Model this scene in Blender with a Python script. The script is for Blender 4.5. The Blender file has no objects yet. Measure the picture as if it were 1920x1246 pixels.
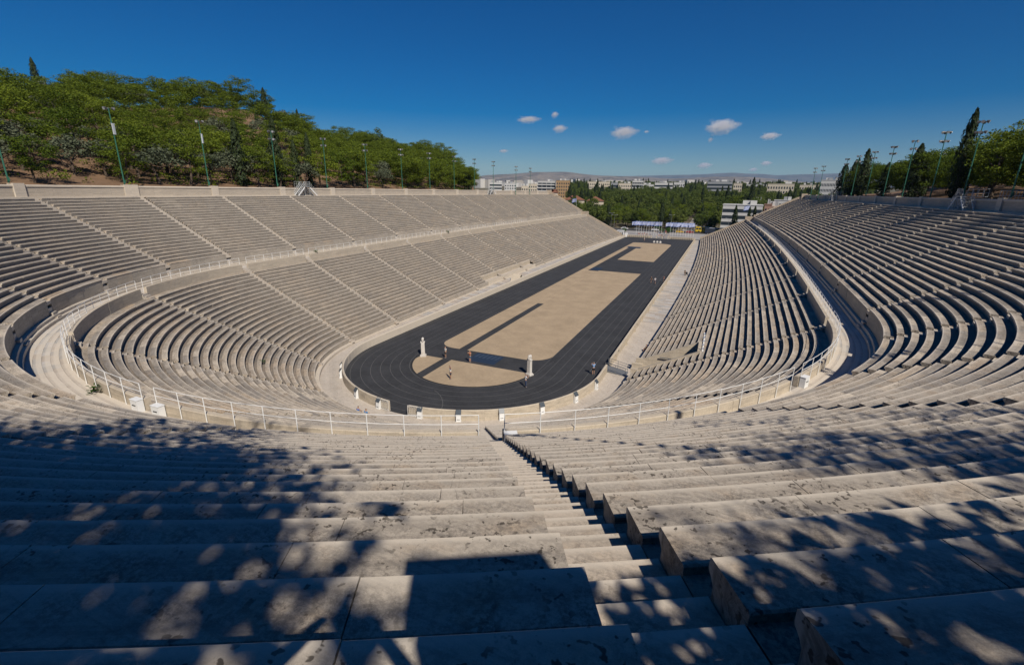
import bpy, bmesh, math, random
import numpy as np
from mathutils import Matrix, Vector
PI = math.pi
rnd = random.Random(7)
nrs = np.random.RandomState(11)
C = bpy.context.scene.collection

# ------------------------------------------------------------------ camera, sky, sun, exposure
CAM = np.array([27.99, -52.43, 22.17])
YAW, PITCH, ROLL = math.radians(23.45), math.radians(16.87), math.radians(0.86)
def cam_axes():
    cy, sy = math.cos(YAW), math.sin(YAW)
    f = np.array([-sy*math.cos(PITCH), cy*math.cos(PITCH), -math.sin(PITCH)])
    r = np.array([cy, sy, 0.0]); u = np.cross(r, f)
    c, s = math.cos(ROLL), math.sin(ROLL)
    return c*r + s*u, -s*r + c*u, f
cr, cu, cf = cam_axes()
cam_d = bpy.data.cameras.new('camera'); cam_d.sensor_width = 36; cam_d.lens = 879.2/1920*36
cam_d.clip_start = 0.05; cam_d.clip_end = 60000
cam = bpy.data.objects.new('camera', cam_d); C.objects.link(cam)
cam.matrix_world = Matrix(((cr[0], cu[0], -cf[0], CAM[0]), (cr[1], cu[1], -cf[1], CAM[1]), (cr[2], cu[2], -cf[2], CAM[2]), (0, 0, 0, 1)))
scene = bpy.context.scene
scene.camera = cam
SUN_EL, SUN_AZ = math.radians(44), math.radians(133)        # azimuth clockwise from +Y
world = bpy.data.worlds.new('World'); scene.world = world; world.use_nodes = True
wn = world.node_tree.nodes; wl = world.node_tree.links
sky = wn.new('ShaderNodeTexSky'); sky.sky_type = 'NISHITA'; sky.sun_disc = False
sky.sun_elevation = SUN_EL; sky.sun_rotation = SUN_AZ
sky.altitude = 300; sky.air_density = 1.0; sky.dust_density = 0.3; sky.ozone_density = 5.0
hsv = wn.new('ShaderNodeHueSaturation'); hsv.inputs['Saturation'].default_value = 1.66; hsv.inputs['Hue'].default_value = 0.511; hsv.inputs['Value'].default_value = 1.12
wl.new(sky.outputs[0], hsv.inputs['Color']); wl.new(hsv.outputs[0], wn['Background'].inputs[0]); wn['Background'].inputs[1].default_value = 0.050
sun_d = bpy.data.lights.new('sun', 'SUN'); sun_d.energy = 4.8; sun_d.angle = math.radians(0.55); sun_d.color = (1.0, 0.92, 0.81)
sun = bpy.data.objects.new('sun', sun_d); C.objects.link(sun)
sv = Vector((math.sin(SUN_AZ)*math.cos(SUN_EL), math.cos(SUN_AZ)*math.cos(SUN_EL), math.sin(SUN_EL)))
sun.rotation_euler = sv.to_track_quat('Z', 'Y').to_euler()
scene.view_settings.view_transform = 'Standard'; scene.view_settings.look = 'None'
scene.view_settings.exposure = 0.0; scene.view_settings.gamma = 1.0
scene.cycles.max_bounces = 6; scene.cycles.diffuse_bounces = 1; scene.cycles.transparent_max_bounces = 8
scene.cycles.use_denoising = True; scene.cycles.volume_bounces = 3; scene.cycles.volume_step_rate = 4

# ------------------------------------------------------------------ materials
def mat(name):
    m = bpy.data.materials.new(name); m.use_nodes = True
    nt = m.node_tree; b = nt.nodes['Principled BSDF']
    return m, nt, b
def N(nt, kind, **kw):
    n = nt.nodes.new(kind)
    for k, v in kw.items():
        if hasattr(n, k): setattr(n, k, v)
    return n
def ramp(nt, fac, stops, interp='LINEAR'):
    n = nt.nodes.new('ShaderNodeValToRGB'); n.color_ramp.interpolation = interp
    el = n.color_ramp.elements
    while len(el) > 1: el.remove(el[-1])
    el[0].position = stops[0][0]; el[0].color = (*stops[0][1], 1)
    for p, c in stops[1:]:
        e = el.new(p); e.color = (*c, 1)
    nt.links.new(fac, n.inputs[0]); return n.outputs[0]
def noise(nt, vec, scale, detail=4, rough=0.6, dist=0.0):
    n = nt.nodes.new('ShaderNodeTexNoise'); n.inputs['Scale'].default_value = scale
    n.inputs['Detail'].default_value = detail; n.inputs['Roughness'].default_value = rough; n.inputs['Distortion'].default_value = dist
    if vec is not None: nt.links.new(vec, n.inputs['Vector'])
    return n.outputs['Fac']
def mixc(nt, fac, a, b, blend='MIX'):
    n = nt.nodes.new('ShaderNodeMix'); n.data_type = 'RGBA'; n.blend_type = blend
    for s, v in ((n.inputs[0], fac), (n.inputs[6], a), (n.inputs[7], b)):
        if isinstance(v, (int, float)): s.default_value = v
        elif isinstance(v, tuple): s.default_value = (*v, 1)
        else: nt.links.new(v, s)
    return n.outputs[2]
def maths(nt, op, a, b=0.0):
    n = nt.nodes.new('ShaderNodeMath'); n.operation = op
    for s, v in ((n.inputs[0], a), (n.inputs[1], b)):
        if isinstance(v, (int, float)): s.default_value = v
        else: nt.links.new(v, s)
    return n.outputs[0]
def vscale(nt, vec, s):
    n = nt.nodes.new('ShaderNodeMapping'); n.inputs['Scale'].default_value = s
    nt.links.new(vec, n.inputs['Vector']); return n.outputs[0]
def bump(nt, b, h, strength, dist=0.02):
    n = nt.nodes.new('ShaderNodeBump'); n.inputs['Strength'].default_value = strength; n.inputs['Distance'].default_value = dist
    nt.links.new(h, n.inputs['Height']); nt.links.new(n.outputs[0], b.inputs['Normal'])

def marble(name, tones, stain=1.0, lichen=1.0, rough=0.75, st=True):
    """weathered marble: a tone per slab, cloudy soiling, streaks along the row, grain and dark lichen spots"""
    m, nt, b = mat(name)
    geo = N(nt, 'ShaderNodeNewGeometry'); pos = geo.outputs['Position']
    base = ramp(nt, geo.outputs['Random Per Island'], [(i/len(tones), t) for i, t in enumerate(tones)], 'CONSTANT')
    big = noise(nt, pos, 0.45, 5, 0.65)
    base = mixc(nt, maths(nt, 'MULTIPLY', ramp(nt, big, [(0.45, (0, 0, 0)), (0.70, (1, 1, 1))]), 0.42*stain), base, (0.24, 0.20, 0.16))
    blot = noise(nt, pos, 2.6, 6, 0.7)
    tan = maths(nt, 'MULTIPLY', ramp(nt, noise(nt, pos, 1.3, 6, 0.72, 0.4), [(0.50, (0, 0, 0)), (0.68, (1, 1, 1))]), 0.62*stain)
    base = mixc(nt, tan, base, (0.46, 0.335, 0.215))
    fine = noise(nt, pos, 22.0, 8, 0.8)
    grain = noise(nt, pos, 110.0, 4, 0.8)
    mot = maths(nt, 'MULTIPLY', ramp(nt, fine, [(0.44, (0, 0, 0)), (0.57, (1, 1, 1))]), ramp(nt, blot, [(0.36, (0.12, 0.12, 0.12)), (0.60, (1, 1, 1))]))
    if st:
        at = N(nt, 'ShaderNodeAttribute', attribute_name='st')
        sx3 = N(nt, 'ShaderNodeSeparateXYZ'); nt.links.new(at.outputs['Vector'], sx3.inputs[0])
        back = ramp(nt, sx3.outputs[2], [(0.02, (0.35, 0.35, 0.35)), (0.12, (0.75, 0.75, 0.75)), (0.36, (1.0, 1.0, 1.0))])
        mot = maths(nt, 'MULTIPLY', mot, back)
    base = mixc(nt, maths(nt, 'MULTIPLY', mot, 0.92*stain), base, (0.095, 0.083, 0.070))
    mp = N(nt, 'ShaderNodeMapping'); mp.inputs['Rotation'].default_value = (0.2, 0.1, 0.55); mp.inputs['Scale'].default_value = (2.2, 20.0, 2.2); nt.links.new(pos, mp.inputs['Vector'])
    vein = noise(nt, mp.outputs[0], 1.0, 6, 0.7, 0.6)
    base = mixc(nt, maths(nt, 'MULTIPLY', ramp(nt, vein, [(0.50, (0, 0, 0)), (0.62, (1, 1, 1))]), 0.42*stain), base, (0.17, 0.155, 0.14))
    vo = N(nt, 'ShaderNodeTexVoronoi', feature='DISTANCE_TO_EDGE'); vo.inputs['Scale'].default_value = 0.55
    wob = N(nt, 'ShaderNodeVectorMath', operation='ADD'); nz = N(nt, 'ShaderNodeTexNoise'); nz.inputs['Scale'].default_value = 1.6; nt.links.new(pos, nz.inputs['Vector']); nt.links.new(pos, wob.inputs[0]); nt.links.new(nz.outputs['Color'], wob.inputs[1]); nt.links.new(wob.outputs[0], vo.inputs['Vector'])
    crack = maths(nt, 'MULTIPLY', ramp(nt, vo.outputs['Distance'], [(0.0, (1, 1, 1)), (0.006, (0, 0, 0))]), ramp(nt, noise(nt, pos, 0.33, 2, 0.5), [(0.52, (0, 0, 0)), (0.56, (1, 1, 1))]))
    base = mixc(nt, maths(nt, 'MULTIPLY', crack, 0.75*stain), base, (0.05, 0.045, 0.04))
    base = mixc(nt, maths(nt, 'MULTIPLY', ramp(nt, grain, [(0.45, (0, 0, 0)), (0.72, (1, 1, 1))]), 0.5*stain), base, (0.16, 0.14, 0.12))
    if st:
        sv_ = vscale(nt, at.outputs['Vector'], (0.30, 4.0, 1.0))
        streak = noise(nt, sv_, 1.0, 7, 0.78)
        sep = N(nt, 'ShaderNodeSeparateXYZ'); nt.links.new(geo.outputs['Normal'], sep.inputs[0])
        up = maths(nt, 'ABSOLUTE', sep.outputs[2])
        wall = ramp(nt, up, [(0.3, (1, 1, 1)), (0.9, (0.40, 0.40, 0.40))])
        worn = ramp(nt, sx3.outputs[2], [(0.035, (1, 1, 1)), (0.09, (0.25, 0.25, 0.25)), (0.2, (0, 0, 0))])      # the front lip of a seat is rubbed clean
        base = mixc(nt, maths(nt, 'MULTIPLY', maths(nt, 'MULTIPLY', ramp(nt, streak, [(0.48, (0, 0, 0)), (0.62, (1, 1, 1))]), wall), 1.0*stain), base, (0.085, 0.075, 0.066))
    if st:
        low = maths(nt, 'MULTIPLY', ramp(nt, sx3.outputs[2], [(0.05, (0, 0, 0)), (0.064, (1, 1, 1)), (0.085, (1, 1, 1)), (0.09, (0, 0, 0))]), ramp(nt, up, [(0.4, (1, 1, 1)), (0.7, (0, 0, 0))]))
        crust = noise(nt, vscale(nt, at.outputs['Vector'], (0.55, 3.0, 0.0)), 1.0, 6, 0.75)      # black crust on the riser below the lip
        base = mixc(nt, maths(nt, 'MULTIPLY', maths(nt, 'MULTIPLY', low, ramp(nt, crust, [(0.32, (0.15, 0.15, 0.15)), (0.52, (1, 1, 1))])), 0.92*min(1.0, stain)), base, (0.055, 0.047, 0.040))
        base = mixc(nt, maths(nt, 'MULTIPLY', worn, 0.6), base, (0.66, 0.59, 0.49))
    if lichen > 0:
        w = noise(nt, pos, 0.9, 3, 0.6)
        sp = noise(nt, pos, 15.0, 2, 0.5)
        spots = maths(nt, 'MULTIPLY', ramp(nt, sp, [(0.60, (0, 0, 0)), (0.64, (1, 1, 1))]), ramp(nt, w, [(0.46, (0, 0, 0)), (0.56, (1, 1, 1))]))
        base = mixc(nt, maths(nt, 'MULTIPLY', spots, 0.9*lichen), base, (0.035, 0.028, 0.022))
    nt.links.new(base, b.inputs['Base Color']); b.inputs['Roughness'].default_value = rough
    b.inputs['Specular IOR Level'].default_value = 0.25
    h = maths(nt, 'ADD', fine, maths(nt, 'MULTIPLY', grain, 0.4))
    bump(nt, b, h, 0.30, 0.015)
    return m
T_NEW = [(0.50, 0.43, 0.345), (0.42, 0.365, 0.30), (0.55, 0.48, 0.39), (0.40, 0.36, 0.31), (0.47, 0.385, 0.29)]
T_OLD = [(0.535, 0.458, 0.36), (0.626, 0.521, 0.396), (0.394, 0.352, 0.297), (0.606, 0.487, 0.356), (0.455, 0.405, 0.338), (0.707, 0.608, 0.477), (0.485, 0.425, 0.347), (0.566, 0.482, 0.378), (0.333, 0.299, 0.257), (0.586, 0.454, 0.315), (0.505, 0.434, 0.347)]
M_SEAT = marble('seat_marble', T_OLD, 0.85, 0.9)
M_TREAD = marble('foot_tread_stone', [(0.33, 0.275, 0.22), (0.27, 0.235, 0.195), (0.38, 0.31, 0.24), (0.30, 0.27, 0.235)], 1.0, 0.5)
M_STEP = marble('step_marble', [(0.52, 0.45, 0.365), (0.43, 0.39, 0.335), (0.56, 0.47, 0.37), (0.48, 0.43, 0.37)], 0.8, 0.3)
M_WALL = marble('wall_marble', [(0.50, 0.45, 0.375), (0.42, 0.40, 0.36), (0.57, 0.47, 0.35), (0.47, 0.44, 0.39)], 0.6, 0.15)
M_CREAM = marble('cream_marble', [(0.62, 0.53, 0.40), (0.58, 0.50, 0.385), (0.64, 0.545, 0.40)], 0.32, 0.12)
M_PAVE = marble('paving_marble', [(0.54, 0.505, 0.455), (0.46, 0.44, 0.405), (0.60, 0.53, 0.445), (0.57, 0.54, 0.50), (0.49, 0.425, 0.355)], 0.35, 0.0)
M_PALE = marble('pale_marble', [(0.66, 0.64, 0.60), (0.70, 0.67, 0.62)], 0.35, 0.0, st=False)

def plain(name, col, rough=0.6, metal=0.0, var=0.12, scale=6.0, bmp=0.0):
    m, nt, b = mat(name)
    geo = N(nt, 'ShaderNodeNewGeometry')
    f = maths(nt, 'ADD', maths(nt, 'MULTIPLY', noise(nt, geo.outputs['Position'], scale, 5, 0.65), 0.6), maths(nt, 'MULTIPLY', noise(nt, geo.outputs['Position'], scale*9, 4, 0.7), 0.4))
    lo = tuple(c*(1-var) for c in col); hi = tuple(min(1, c*(1+var)) for c in col)
    nt.links.new(ramp(nt, f, [(0.3, lo), (0.7, hi)]), b.inputs['Base Color'])
    b.inputs['Roughness'].default_value = rough; b.inputs['Metallic'].default_value = metal
    b.inputs['Specular IOR Level'].default_value = 0.3
    if bmp: bump(nt, b, f, bmp, 0.02)
    return m
M_TRACK = plain('track_rubber', (0.040, 0.041, 0.044), 0.85, 0, 0.42, 0.30, 0.1)
M_SAND = plain('sand', (0.385, 0.295, 0.195), 0.95, 0, 0.24, 0.30, 0.25)
M_LINE = plain('lane_paint', (0.12, 0.12, 0.118), 0.8)
M_BLUE = plain('blue_rubber', (0.018, 0.034, 0.066), 0.8, 0, 0.25, 3.0)
M_BLUEL = plain('pale_blue_rubber', (0.040, 0.062, 0.10), 0.8, 0, 0.25, 3.0)
M_WHITE = plain('white_paint', (0.78, 0.78, 0.76), 0.5, 0, 0.05)
M_DARK = plain('black_fill', (0.02, 0.02, 0.02), 0.9)  # flat black; puts the shade inside openings into colour, also tyres and kerb
M_STEELG = plain('galvanised_steel', (0.46, 0.48, 0.48), 0.5, 0.3, 0.1)
M_GREYM = plain('grey_metal', (0.22, 0.23, 0.24), 0.55, 0.4)
M_GREEN = plain('green_pole_paint', (0.035, 0.135, 0.09), 0.5, 0, 0.15, 1.0)
M_LAMP = plain('lamp_glass', (0.55, 0.57, 0.58), 0.3, 0.2)
M_LAMPB = plain('lamp_housing', (0.10, 0.10, 0.10), 0.5, 0.3)
M_SOIL = plain('hill_soil', (0.185, 0.115, 0.068), 0.95, 0, 0.35, 0.35, 0.4)
M_ROCKSOIL = plain('bare_rock', (0.27, 0.205, 0.15), 0.95, 0, 0.3, 0.3, 0.6)
M_BARK = plain('bark', (0.10, 0.075, 0.055), 0.9, 0, 0.35, 4.0, 0.5)
M_ASPH = plain('asphalt', (0.055, 0.055, 0.058), 0.9, 0, 0.2, 1.0)
M_PLAZA = plain('plaza_paving', (0.33, 0.315, 0.30), 0.85, 0, 0.12, 0.8)
M_GLASS = plain('dark_glass', (0.03, 0.04, 0.05), 0.15)
M_SCREEN = plain('info_panel', (0.07, 0.085, 0.10), 0.35)

def leafmat(name, c1, c2, trans=0.25):
    m, nt, b = mat(name)
    geo = N(nt, 'ShaderNodeNewGeometry'); oi = N(nt, 'ShaderNodeObjectInfo')
    f = maths(nt, 'MULTIPLY', maths(nt, 'ADD', geo.outputs['Random Per Island'], oi.outputs['Random']), 0.5)
    col = ramp(nt, f, [(0.05, c1), (0.95, c2)])
    nt.links.new(col, b.inputs['Base Color']); b.inputs['Roughness'].default_value = 0.7
    b.inputs['Specular IOR Level'].default_value = 0.15
    tr = N(nt, 'ShaderNodeBsdfTranslucent'); nt.links.new(col, tr.inputs[0])
    mx = N(nt, 'ShaderNodeMixShader'); mx.inputs[0].default_value = trans
    nt.links.new(b.outputs[0], mx.inputs[1]); nt.links.new(tr.outputs[0], mx.inputs[2])
    nt.links.new(mx.outputs[0], nt.nodes['Material Output'].inputs[0])
    return m
M_PINE = leafmat('pine_needles', (0.042, 0.080, 0.007), (0.210, 0.255, 0.024), 0.32)
M_OLIVE = leafmat('olive_leaves', (0.070, 0.088, 0.050), (0.135, 0.15, 0.090), 0.15)
M_CYP = leafmat('cypress_needles', (0.018, 0.030, 0.012), (0.045, 0.062, 0.022), 0.1)
M_BROAD = leafmat('broad_leaves', (0.045, 0.078, 0.016), (0.160, 0.190, 0.040), 0.3)
M_BUSH = leafmat('bush_leaves', (0.04, 0.09, 0.015), (0.07, 0.15, 0.03))

# ------------------------------------------------------------------ helpers
class MB:
    """collects vertices and faces for ONE mesh; each vertex may carry an st coordinate along and across the stone"""
    def __init__(s): s.v = []; s.f = []; s.st = []; s.mi = []
    def add(s, vs, fs, st=None, mi=0):
        o = len(s.v); s.v.extend(vs); s.st.extend(st if st is not None else [(v[0]+v[1], v[2]) for v in vs])
        s.f.extend([tuple(i+o for i in f) for f in fs]); s.mi.extend([mi]*len(fs))
    def box(s, c, size, rz=0.0, mi=0, taper=1.0):
        x, y, z = size[0]/2, size[1]/2, size[2]/2; ca, sa = math.cos(rz), math.sin(rz)
        vs = []
        for dz in (-z, z):
            k = taper if dz > 0 else 1.0
            for dx, dy in ((-x, -y), (x, -y), (x, y), (-x, y)):
                dx, dy = dx*k, dy*k
                vs.append((c[0]+dx*ca-dy*sa, c[1]+dx*sa+dy*ca, c[2]+dz))
        s.add(vs, [(3, 2, 1, 0), (4, 5, 6, 7), (0, 1, 5, 4), (1, 2, 6, 5), (2, 3, 7, 6), (3, 0, 4, 7)], mi=mi)
    def hexa(s, p, mi=0):      # eight points, bottom ring then top ring
        s.add([tuple(q) for q in p], [(3, 2, 1, 0), (4, 5, 6, 7), (0, 1, 5, 4), (1, 2, 6, 5), (2, 3, 7, 6), (3, 0, 4, 7)], mi=mi)
    def tube(s, a, b, r, r2=None, n=6, mi=0, caps=True):
        a = np.array(a, float); b = np.array(b, float); r2 = r if r2 is None else r2
        d = b-a; d /= (np.linalg.norm(d)+1e-9)
        w = np.array([0, 0, 1.0]) if abs(d[2]) < .9 else np.array([1.0, 0, 0])
        e1 = np.cross(d, w); e1 /= np.linalg.norm(e1); e2 = np.cross(d, e1)
        vs = []
        for p, rr in ((a, r), (b, r2)):
            for k in range(n):
                t = 2*PI*k/n; vs.append(tuple(p+rr*(math.cos(t)*e1+math.sin(t)*e2)))
        fs = [(k, (k+1) % n, n+(k+1) % n, n+k) for k in range(n)]
        if caps: fs += [tuple(range(n-1, -1, -1)), tuple(range(n, 2*n))]
        s.add(vs, fs, mi=mi)
    def lathe(s, c, prof, n=10, mi=0):
        vs = []
        for r, z in prof:
            for k in range(n):
                t = 2*PI*k/n; vs.append((c[0]+r*math.cos(t), c[1]+r*math.sin(t), c[2]+z))
        fs = []
        for j in range(len(prof)-1):
            for k in range(n): fs.append((j*n+k, j*n+(k+1) % n, (j+1)*n+(k+1) % n, (j+1)*n+k))
        fs += [tuple(range(n-1, -1, -1)), tuple(range((len(prof)-1)*n, len(prof)*n))]
        s.add(vs, fs, mi=mi)
    def mesh(s, name, ms, smooth=False):
        me = bpy.data.meshes.new(name); me.from_pydata(s.v, [], s.f)
        for m in (ms if isinstance(ms, (list, tuple)) else [ms]): me.materials.append(m)
        if s.st:
            a = me.attributes.new('st', 'FLOAT_VECTOR', 'POINT'); a.data.foreach_set('vector', np.array([t if len(t) == 3 else (t[0], t[1], 1.0) for t in s.st], dtype=np.float32).ravel())
        if any(s.mi): me.polygons.foreach_set('material_index', np.array(s.mi, dtype=np.int32))
        if smooth: me.polygons.foreach_set('use_smooth', np.ones(len(me.polygons), dtype=bool))
        me.update(); return me
    def build(s, name, ms, parent=None, smooth=False, **tags):
        o = bpy.data.objects.new(name, s.mesh(name, ms, smooth)); C.objects.link(o)
        if parent is not None: put(o, parent)
        for k, v in tags.items(): o[k] = v
        return o
def put(o, parent):
    """parent without moving (parents sit at plain translations plus a turn about Z)"""
    o.parent = parent
    o.matrix_parent_inverse = world_of(parent).inverted()
WORLD = {}
def world_of(p):
    m = p.matrix_basis.copy()
    if p.parent is not None:
        m = world_of(p.parent) @ p.matrix_parent_inverse @ m
    return m
def thing(name, label, cat, loc=(0, 0, 0), rz=0.0, group=None):
    o = bpy.data.objects.new(name, None); C.objects.link(o)
    o.location = loc; o.rotation_euler = (0, 0, rz); o.empty_display_size = 0.3
    o['label'] = label; o['category'] = cat
    if group: o['group'] = group
    return o
def tag(o, label, cat, group=None):
    o['label'] = label; o['category'] = cat
    if group: o['group'] = group
    return o
def child(o, parent):          # parent keeping local coordinates
    o.parent = parent; return o
def local(mb, name, m, parent, smooth=False):
    o = bpy.data.objects.new(name, mb.mesh(name, m, smooth)); C.objects.link(o); o.parent = parent; return o
def copy_tree(o, loc, rz=0.0, label=None, sc=None):
    c = o.copy(); C.objects.link(c); c.location = loc; c.rotation_euler = (0, 0, rz)
    if sc: c.scale = sc if isinstance(sc, tuple) else (sc, sc, sc)
    if label: c['label'] = label
    for ch in o.children:
        d = ch.copy(); C.objects.link(d); d.parent = c
        for g in ch.children:
            e = g.copy(); C.objects.link(e); e.parent = d
    return c
def structure(mb, name, m, smooth=False):
    return mb.build(name, m, smooth=smooth, kind='structure')
NTH = ['', 'first', 'second', 'third', 'fourth', 'fifth', 'sixth', 'seventh', 'eighth', 'ninth', 'tenth', 'eleventh', 'twelfth', 'thirteenth', 'fourteenth']

# ------------------------------------------------------------------ plan of the horseshoe
L = 196.0
def off(y):
    t = y/187.0; return 9.19*t - 12.25*t*t + 2.76*t**3
ARC = 20*PI                  # half length of the arc in q (q = angle * 40)
def pos(q, R, z, bulge=True):
    """point of the curve of radius R at station q (0 = bottom of the bend, + to the right)"""
    if abs(q) <= ARC:
        t = q/40.0; return (R*math.sin(t), -R*math.cos(t), z)
    y = abs(q)-ARC; s = 1 if q > 0 else -1
    return (s*(R+(off(y) if bulge else 0.0)), y, z)
def qphi(deg): return math.radians(deg)*40
def qside(s, y): return s*(ARC+y)
def scale_q(q, R): return R/40.0 if abs(q) < ARC else 1.0
def stations(q0, q1, R, step):
    """stations from q0 to q1 with real step about step metres, split at the joins of arc and sides"""
    out = [q0]
    marks = sorted({q0, q1} | {m for m in (-ARC, ARC) if q0 < m < q1})
    for a, b in zip(marks[:-1], marks[1:]):
        n = max(1, int(math.ceil((b-a)*scale_q((a+b)/2, R)/step)))
        out += [a+(b-a)*k/n for k in range(1, n+1)]
    return out
def dist_cam(q, R, z):
    return math.dist(pos(q, R, z), CAM)
def sweep(mb, qs, R, z, prof, caps=True, bulge=True, voff=None, jz=0.0, ju=0.0, mi=0, closed=False):
    """sweep a (u, z) profile along stations"""
    n = len(prof); vs = []; st = []
    vlen = [0.0]
    for i in range(1, n): vlen.append(vlen[-1]+math.dist(prof[i], prof[i-1]))
    vo = rnd.uniform(0, 50) if voff is None else voff
    for q in qs:
        for i, (u, dz) in enumerate(prof):
            vs.append(pos(q, R+u+ju, z+dz+jz, bulge)); st.append((q, vlen[i]+vo, u))
    fs = []
    m = n if closed else n-1
    for a in range(len(qs)-1):
        for i in range(m):
            j = (i+1) % n
            fs.append((a*n+i, (a+1)*n+i, (a+1)*n+j, a*n+j))
    if caps:
        fs.append(tuple(range(n))); fs.append(tuple((len(qs)-1)*n+i for i in range(n-1, -1, -1)))
    mb.add(vs, fs, st, mi)

# lower tier: 24 rows, upper tier: 23 rows
R0, R1, Z1, NLOW, TLOW, HLOW = 16.7, 19.95, 1.08, 24, 0.75, 0.37
RPAR, ZPAR, ZDIA = 38.30, 10.74, 10.04
R3, Z3, NUP, TUP = 41.46, 12.12, 23, (57.79-41.46)/22
HUP = (20.27-12.12)/22
RTOP, ZTOP, ZWALK = 60.2, 21.93, 20.17
UP_ARC = [-85.5, -71, -56, -41.5, -28.5, -14, 0, 14, 29.2, 45.5, 60.3, 75, 90]
LOW_ARC = [-85.5, -57.5, -28.5, 0.5, 29.2, 60.3, 90]
LEFT_Y = [9.8, 25.7, 41, 56.5, 72, 87.5, 103, 118.5, 134, 150, 165.5, 181]
RIGHT_Y = [17.3, 32.8, 48.3, 63.8, 79.3, 94.8, 110.3, 125.8, 141, 156.5, 172, 187]
def stair_list(arc):
    return [qside(-1, y) for y in reversed(LEFT_Y)] + [qphi(a) for a in arc] + [qside(1, y) for y in RIGHT_Y]
SW = 0.42                                                     # half width of a stairway
SLAB = [(0.075, -0.455), (0.075, -0.18), (0.045, -0.135), (0.006, -0.105), (0.0, -0.085), (0.0, -0.014), (0.014, 0.0), (0.425, 0.0), (0.44, -0.014), (0.44, -0.11)]
SLAB_FAR = [(0.075, -0.455), (0.06, -0.14), (0.0, -0.09), (0.0, 0.0), (0.44, 0.0), (0.44, -0.11)]
TREAD = [(0.40, -0.085), (0.86, -0.085)]

ROWS_OFF = []     # (tier, side sign, y0, y1, rows below this are left out)
def seating(tier, arc, Rr, Zr, n, T, H):
    sl = stair_list(arc)
    qend = [qside(-1, L)] + sl + [qside(1, L)]
    ic = 1 + sl.index(qphi(29.2))                             # the stairway at the foot of the picture
    left_i = right_i = 0
    lq = [k for k in range(len(qend)-1) if (qend[k]+qend[k+1])/2 < -ARC]
    for i in range(len(qend)-1):
        qa, qb = qend[i], qend[i+1]; mid = (qa+qb)/2
        if mid < -ARC-0.5: label = f'{tier} straight seat block under the pine hill, {NTH[max(1, min(14, len(lq)-i))]} from the bend'
        elif mid > ARC+0.5: label = f'{tier} straight seat block on the right side, {NTH[max(1, min(14, i-len(qend)+15))]} from the bend'
        elif i < ic: label = f'{tier} curved seat block, {NTH[ic-i]} to the left of the stairway in front'
        else: label = f'{tier} curved seat block, {NTH[i-ic+1]} to the right of the stairway in front'
        sec = thing('seating_block', label, 'seating block', pos(mid, Rr, Zr-0.4), 0, f'{tier} marble seating blocks between stairways')
        dmin = min(dist_cam(q, Rr+n*T/2, Zr+n*H/2) for q in (qa, mid, qb))
        far = dmin > 120
        joined = MB(); n_own = 0
        for k in range(n):
            R = Rr+T*k; z = Zr+H*k
            sc = 40.0/R if abs(mid) < ARC else 1.0
            g = SW*sc
            spans = [(qa+g if i > 0 else qa, qb-g if i < len(qend)-2 else qb)]
            for (tt, s, y0, y1, kk) in ROWS_OFF:
                if tt == tier and k < kk:
                    a0, a1 = sorted((qside(s, y0), qside(s, y1))); ns = []
                    for (u0, u1) in spans:
                        if a1 <= u0 or a0 >= u1: ns.append((u0, u1)); continue
                        if a0 > u0+0.3: ns.append((u0, a0))
                        if a1 < u1-0.3: ns.append((a1, u1))
                    spans = ns
            prof0 = SLAB if dmin < 45 else SLAB_FAR
            if k == 0:
                drop = -(Zr-0.05) if tier == 'lower' else -(Zr-ZDIA-0.02)
                prof0 = [(0.06, drop), (0.06, -0.18)] + prof0[2:]
                if tier == 'upper': prof0 = prof0[:-3] + [(0.62, 0.0), (0.62, -0.11)] if dmin >= 45 else prof0[:-3] + [(0.62, 0.0), (0.63, -0.012), (0.63, -0.11)]
            for (u0, u1) in spans:
                mb = joined if far else MB(); own = []
                q = u0
                while q < u1-0.02:
                    ln = rnd.uniform(1.5, 2.5)*sc
                    if dmin > 60: ln *= 1.6
                    q2 = min(u1, q+ln)
                    if u1-q2 < 0.7*sc: q2 = u1
                    e = (0.004 if dmin < 45 else 0.0)*sc
                    d = dist_cam((q+q2)/2, R, z)
                    qs = stations(q+e, q2-e, R, 1.0 if dmin < 45 else 1.5)
                    jz = rnd.gauss(0, 0.004 if d < 60 else 0.008); ju = rnd.gauss(0, 0.004 if d < 60 else 0.008)
                    if d < 24 and n_own < 290:
                        sm = MB(); sweep(sm, qs, R, z, prof0, jz=jz, ju=ju); own.append(sm); n_own += 1
                    else:
                        sweep(mb, qs, R, z, prof0, jz=jz, ju=ju, caps=True)
                    q = q2
                # foot tread behind the seat
                q = u0
                while q < u1-0.02:
                    q2 = min(u1, q+rnd.uniform(1.8, 3.0)*sc*(2 if dmin > 60 else 1))
                    if u1-q2 < 0.7*sc: q2 = u1
                    tr = TREAD if k < n-1 else [(0.40, -0.10), (RTOP-R+0.1 if tier == 'upper' else RPAR-R+0.1, -0.10)]
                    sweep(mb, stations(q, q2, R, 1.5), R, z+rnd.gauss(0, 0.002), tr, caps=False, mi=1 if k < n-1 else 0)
                    q = q2
                if not far and mb.v:
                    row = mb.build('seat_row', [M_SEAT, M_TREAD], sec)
                    for sm in own: sm.build('seat_slab', M_SEAT, row)
        if far and joined.v:
            joined.build('seat_rows', [M_SEAT, M_TREAD], sec, kind='stuff')

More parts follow.
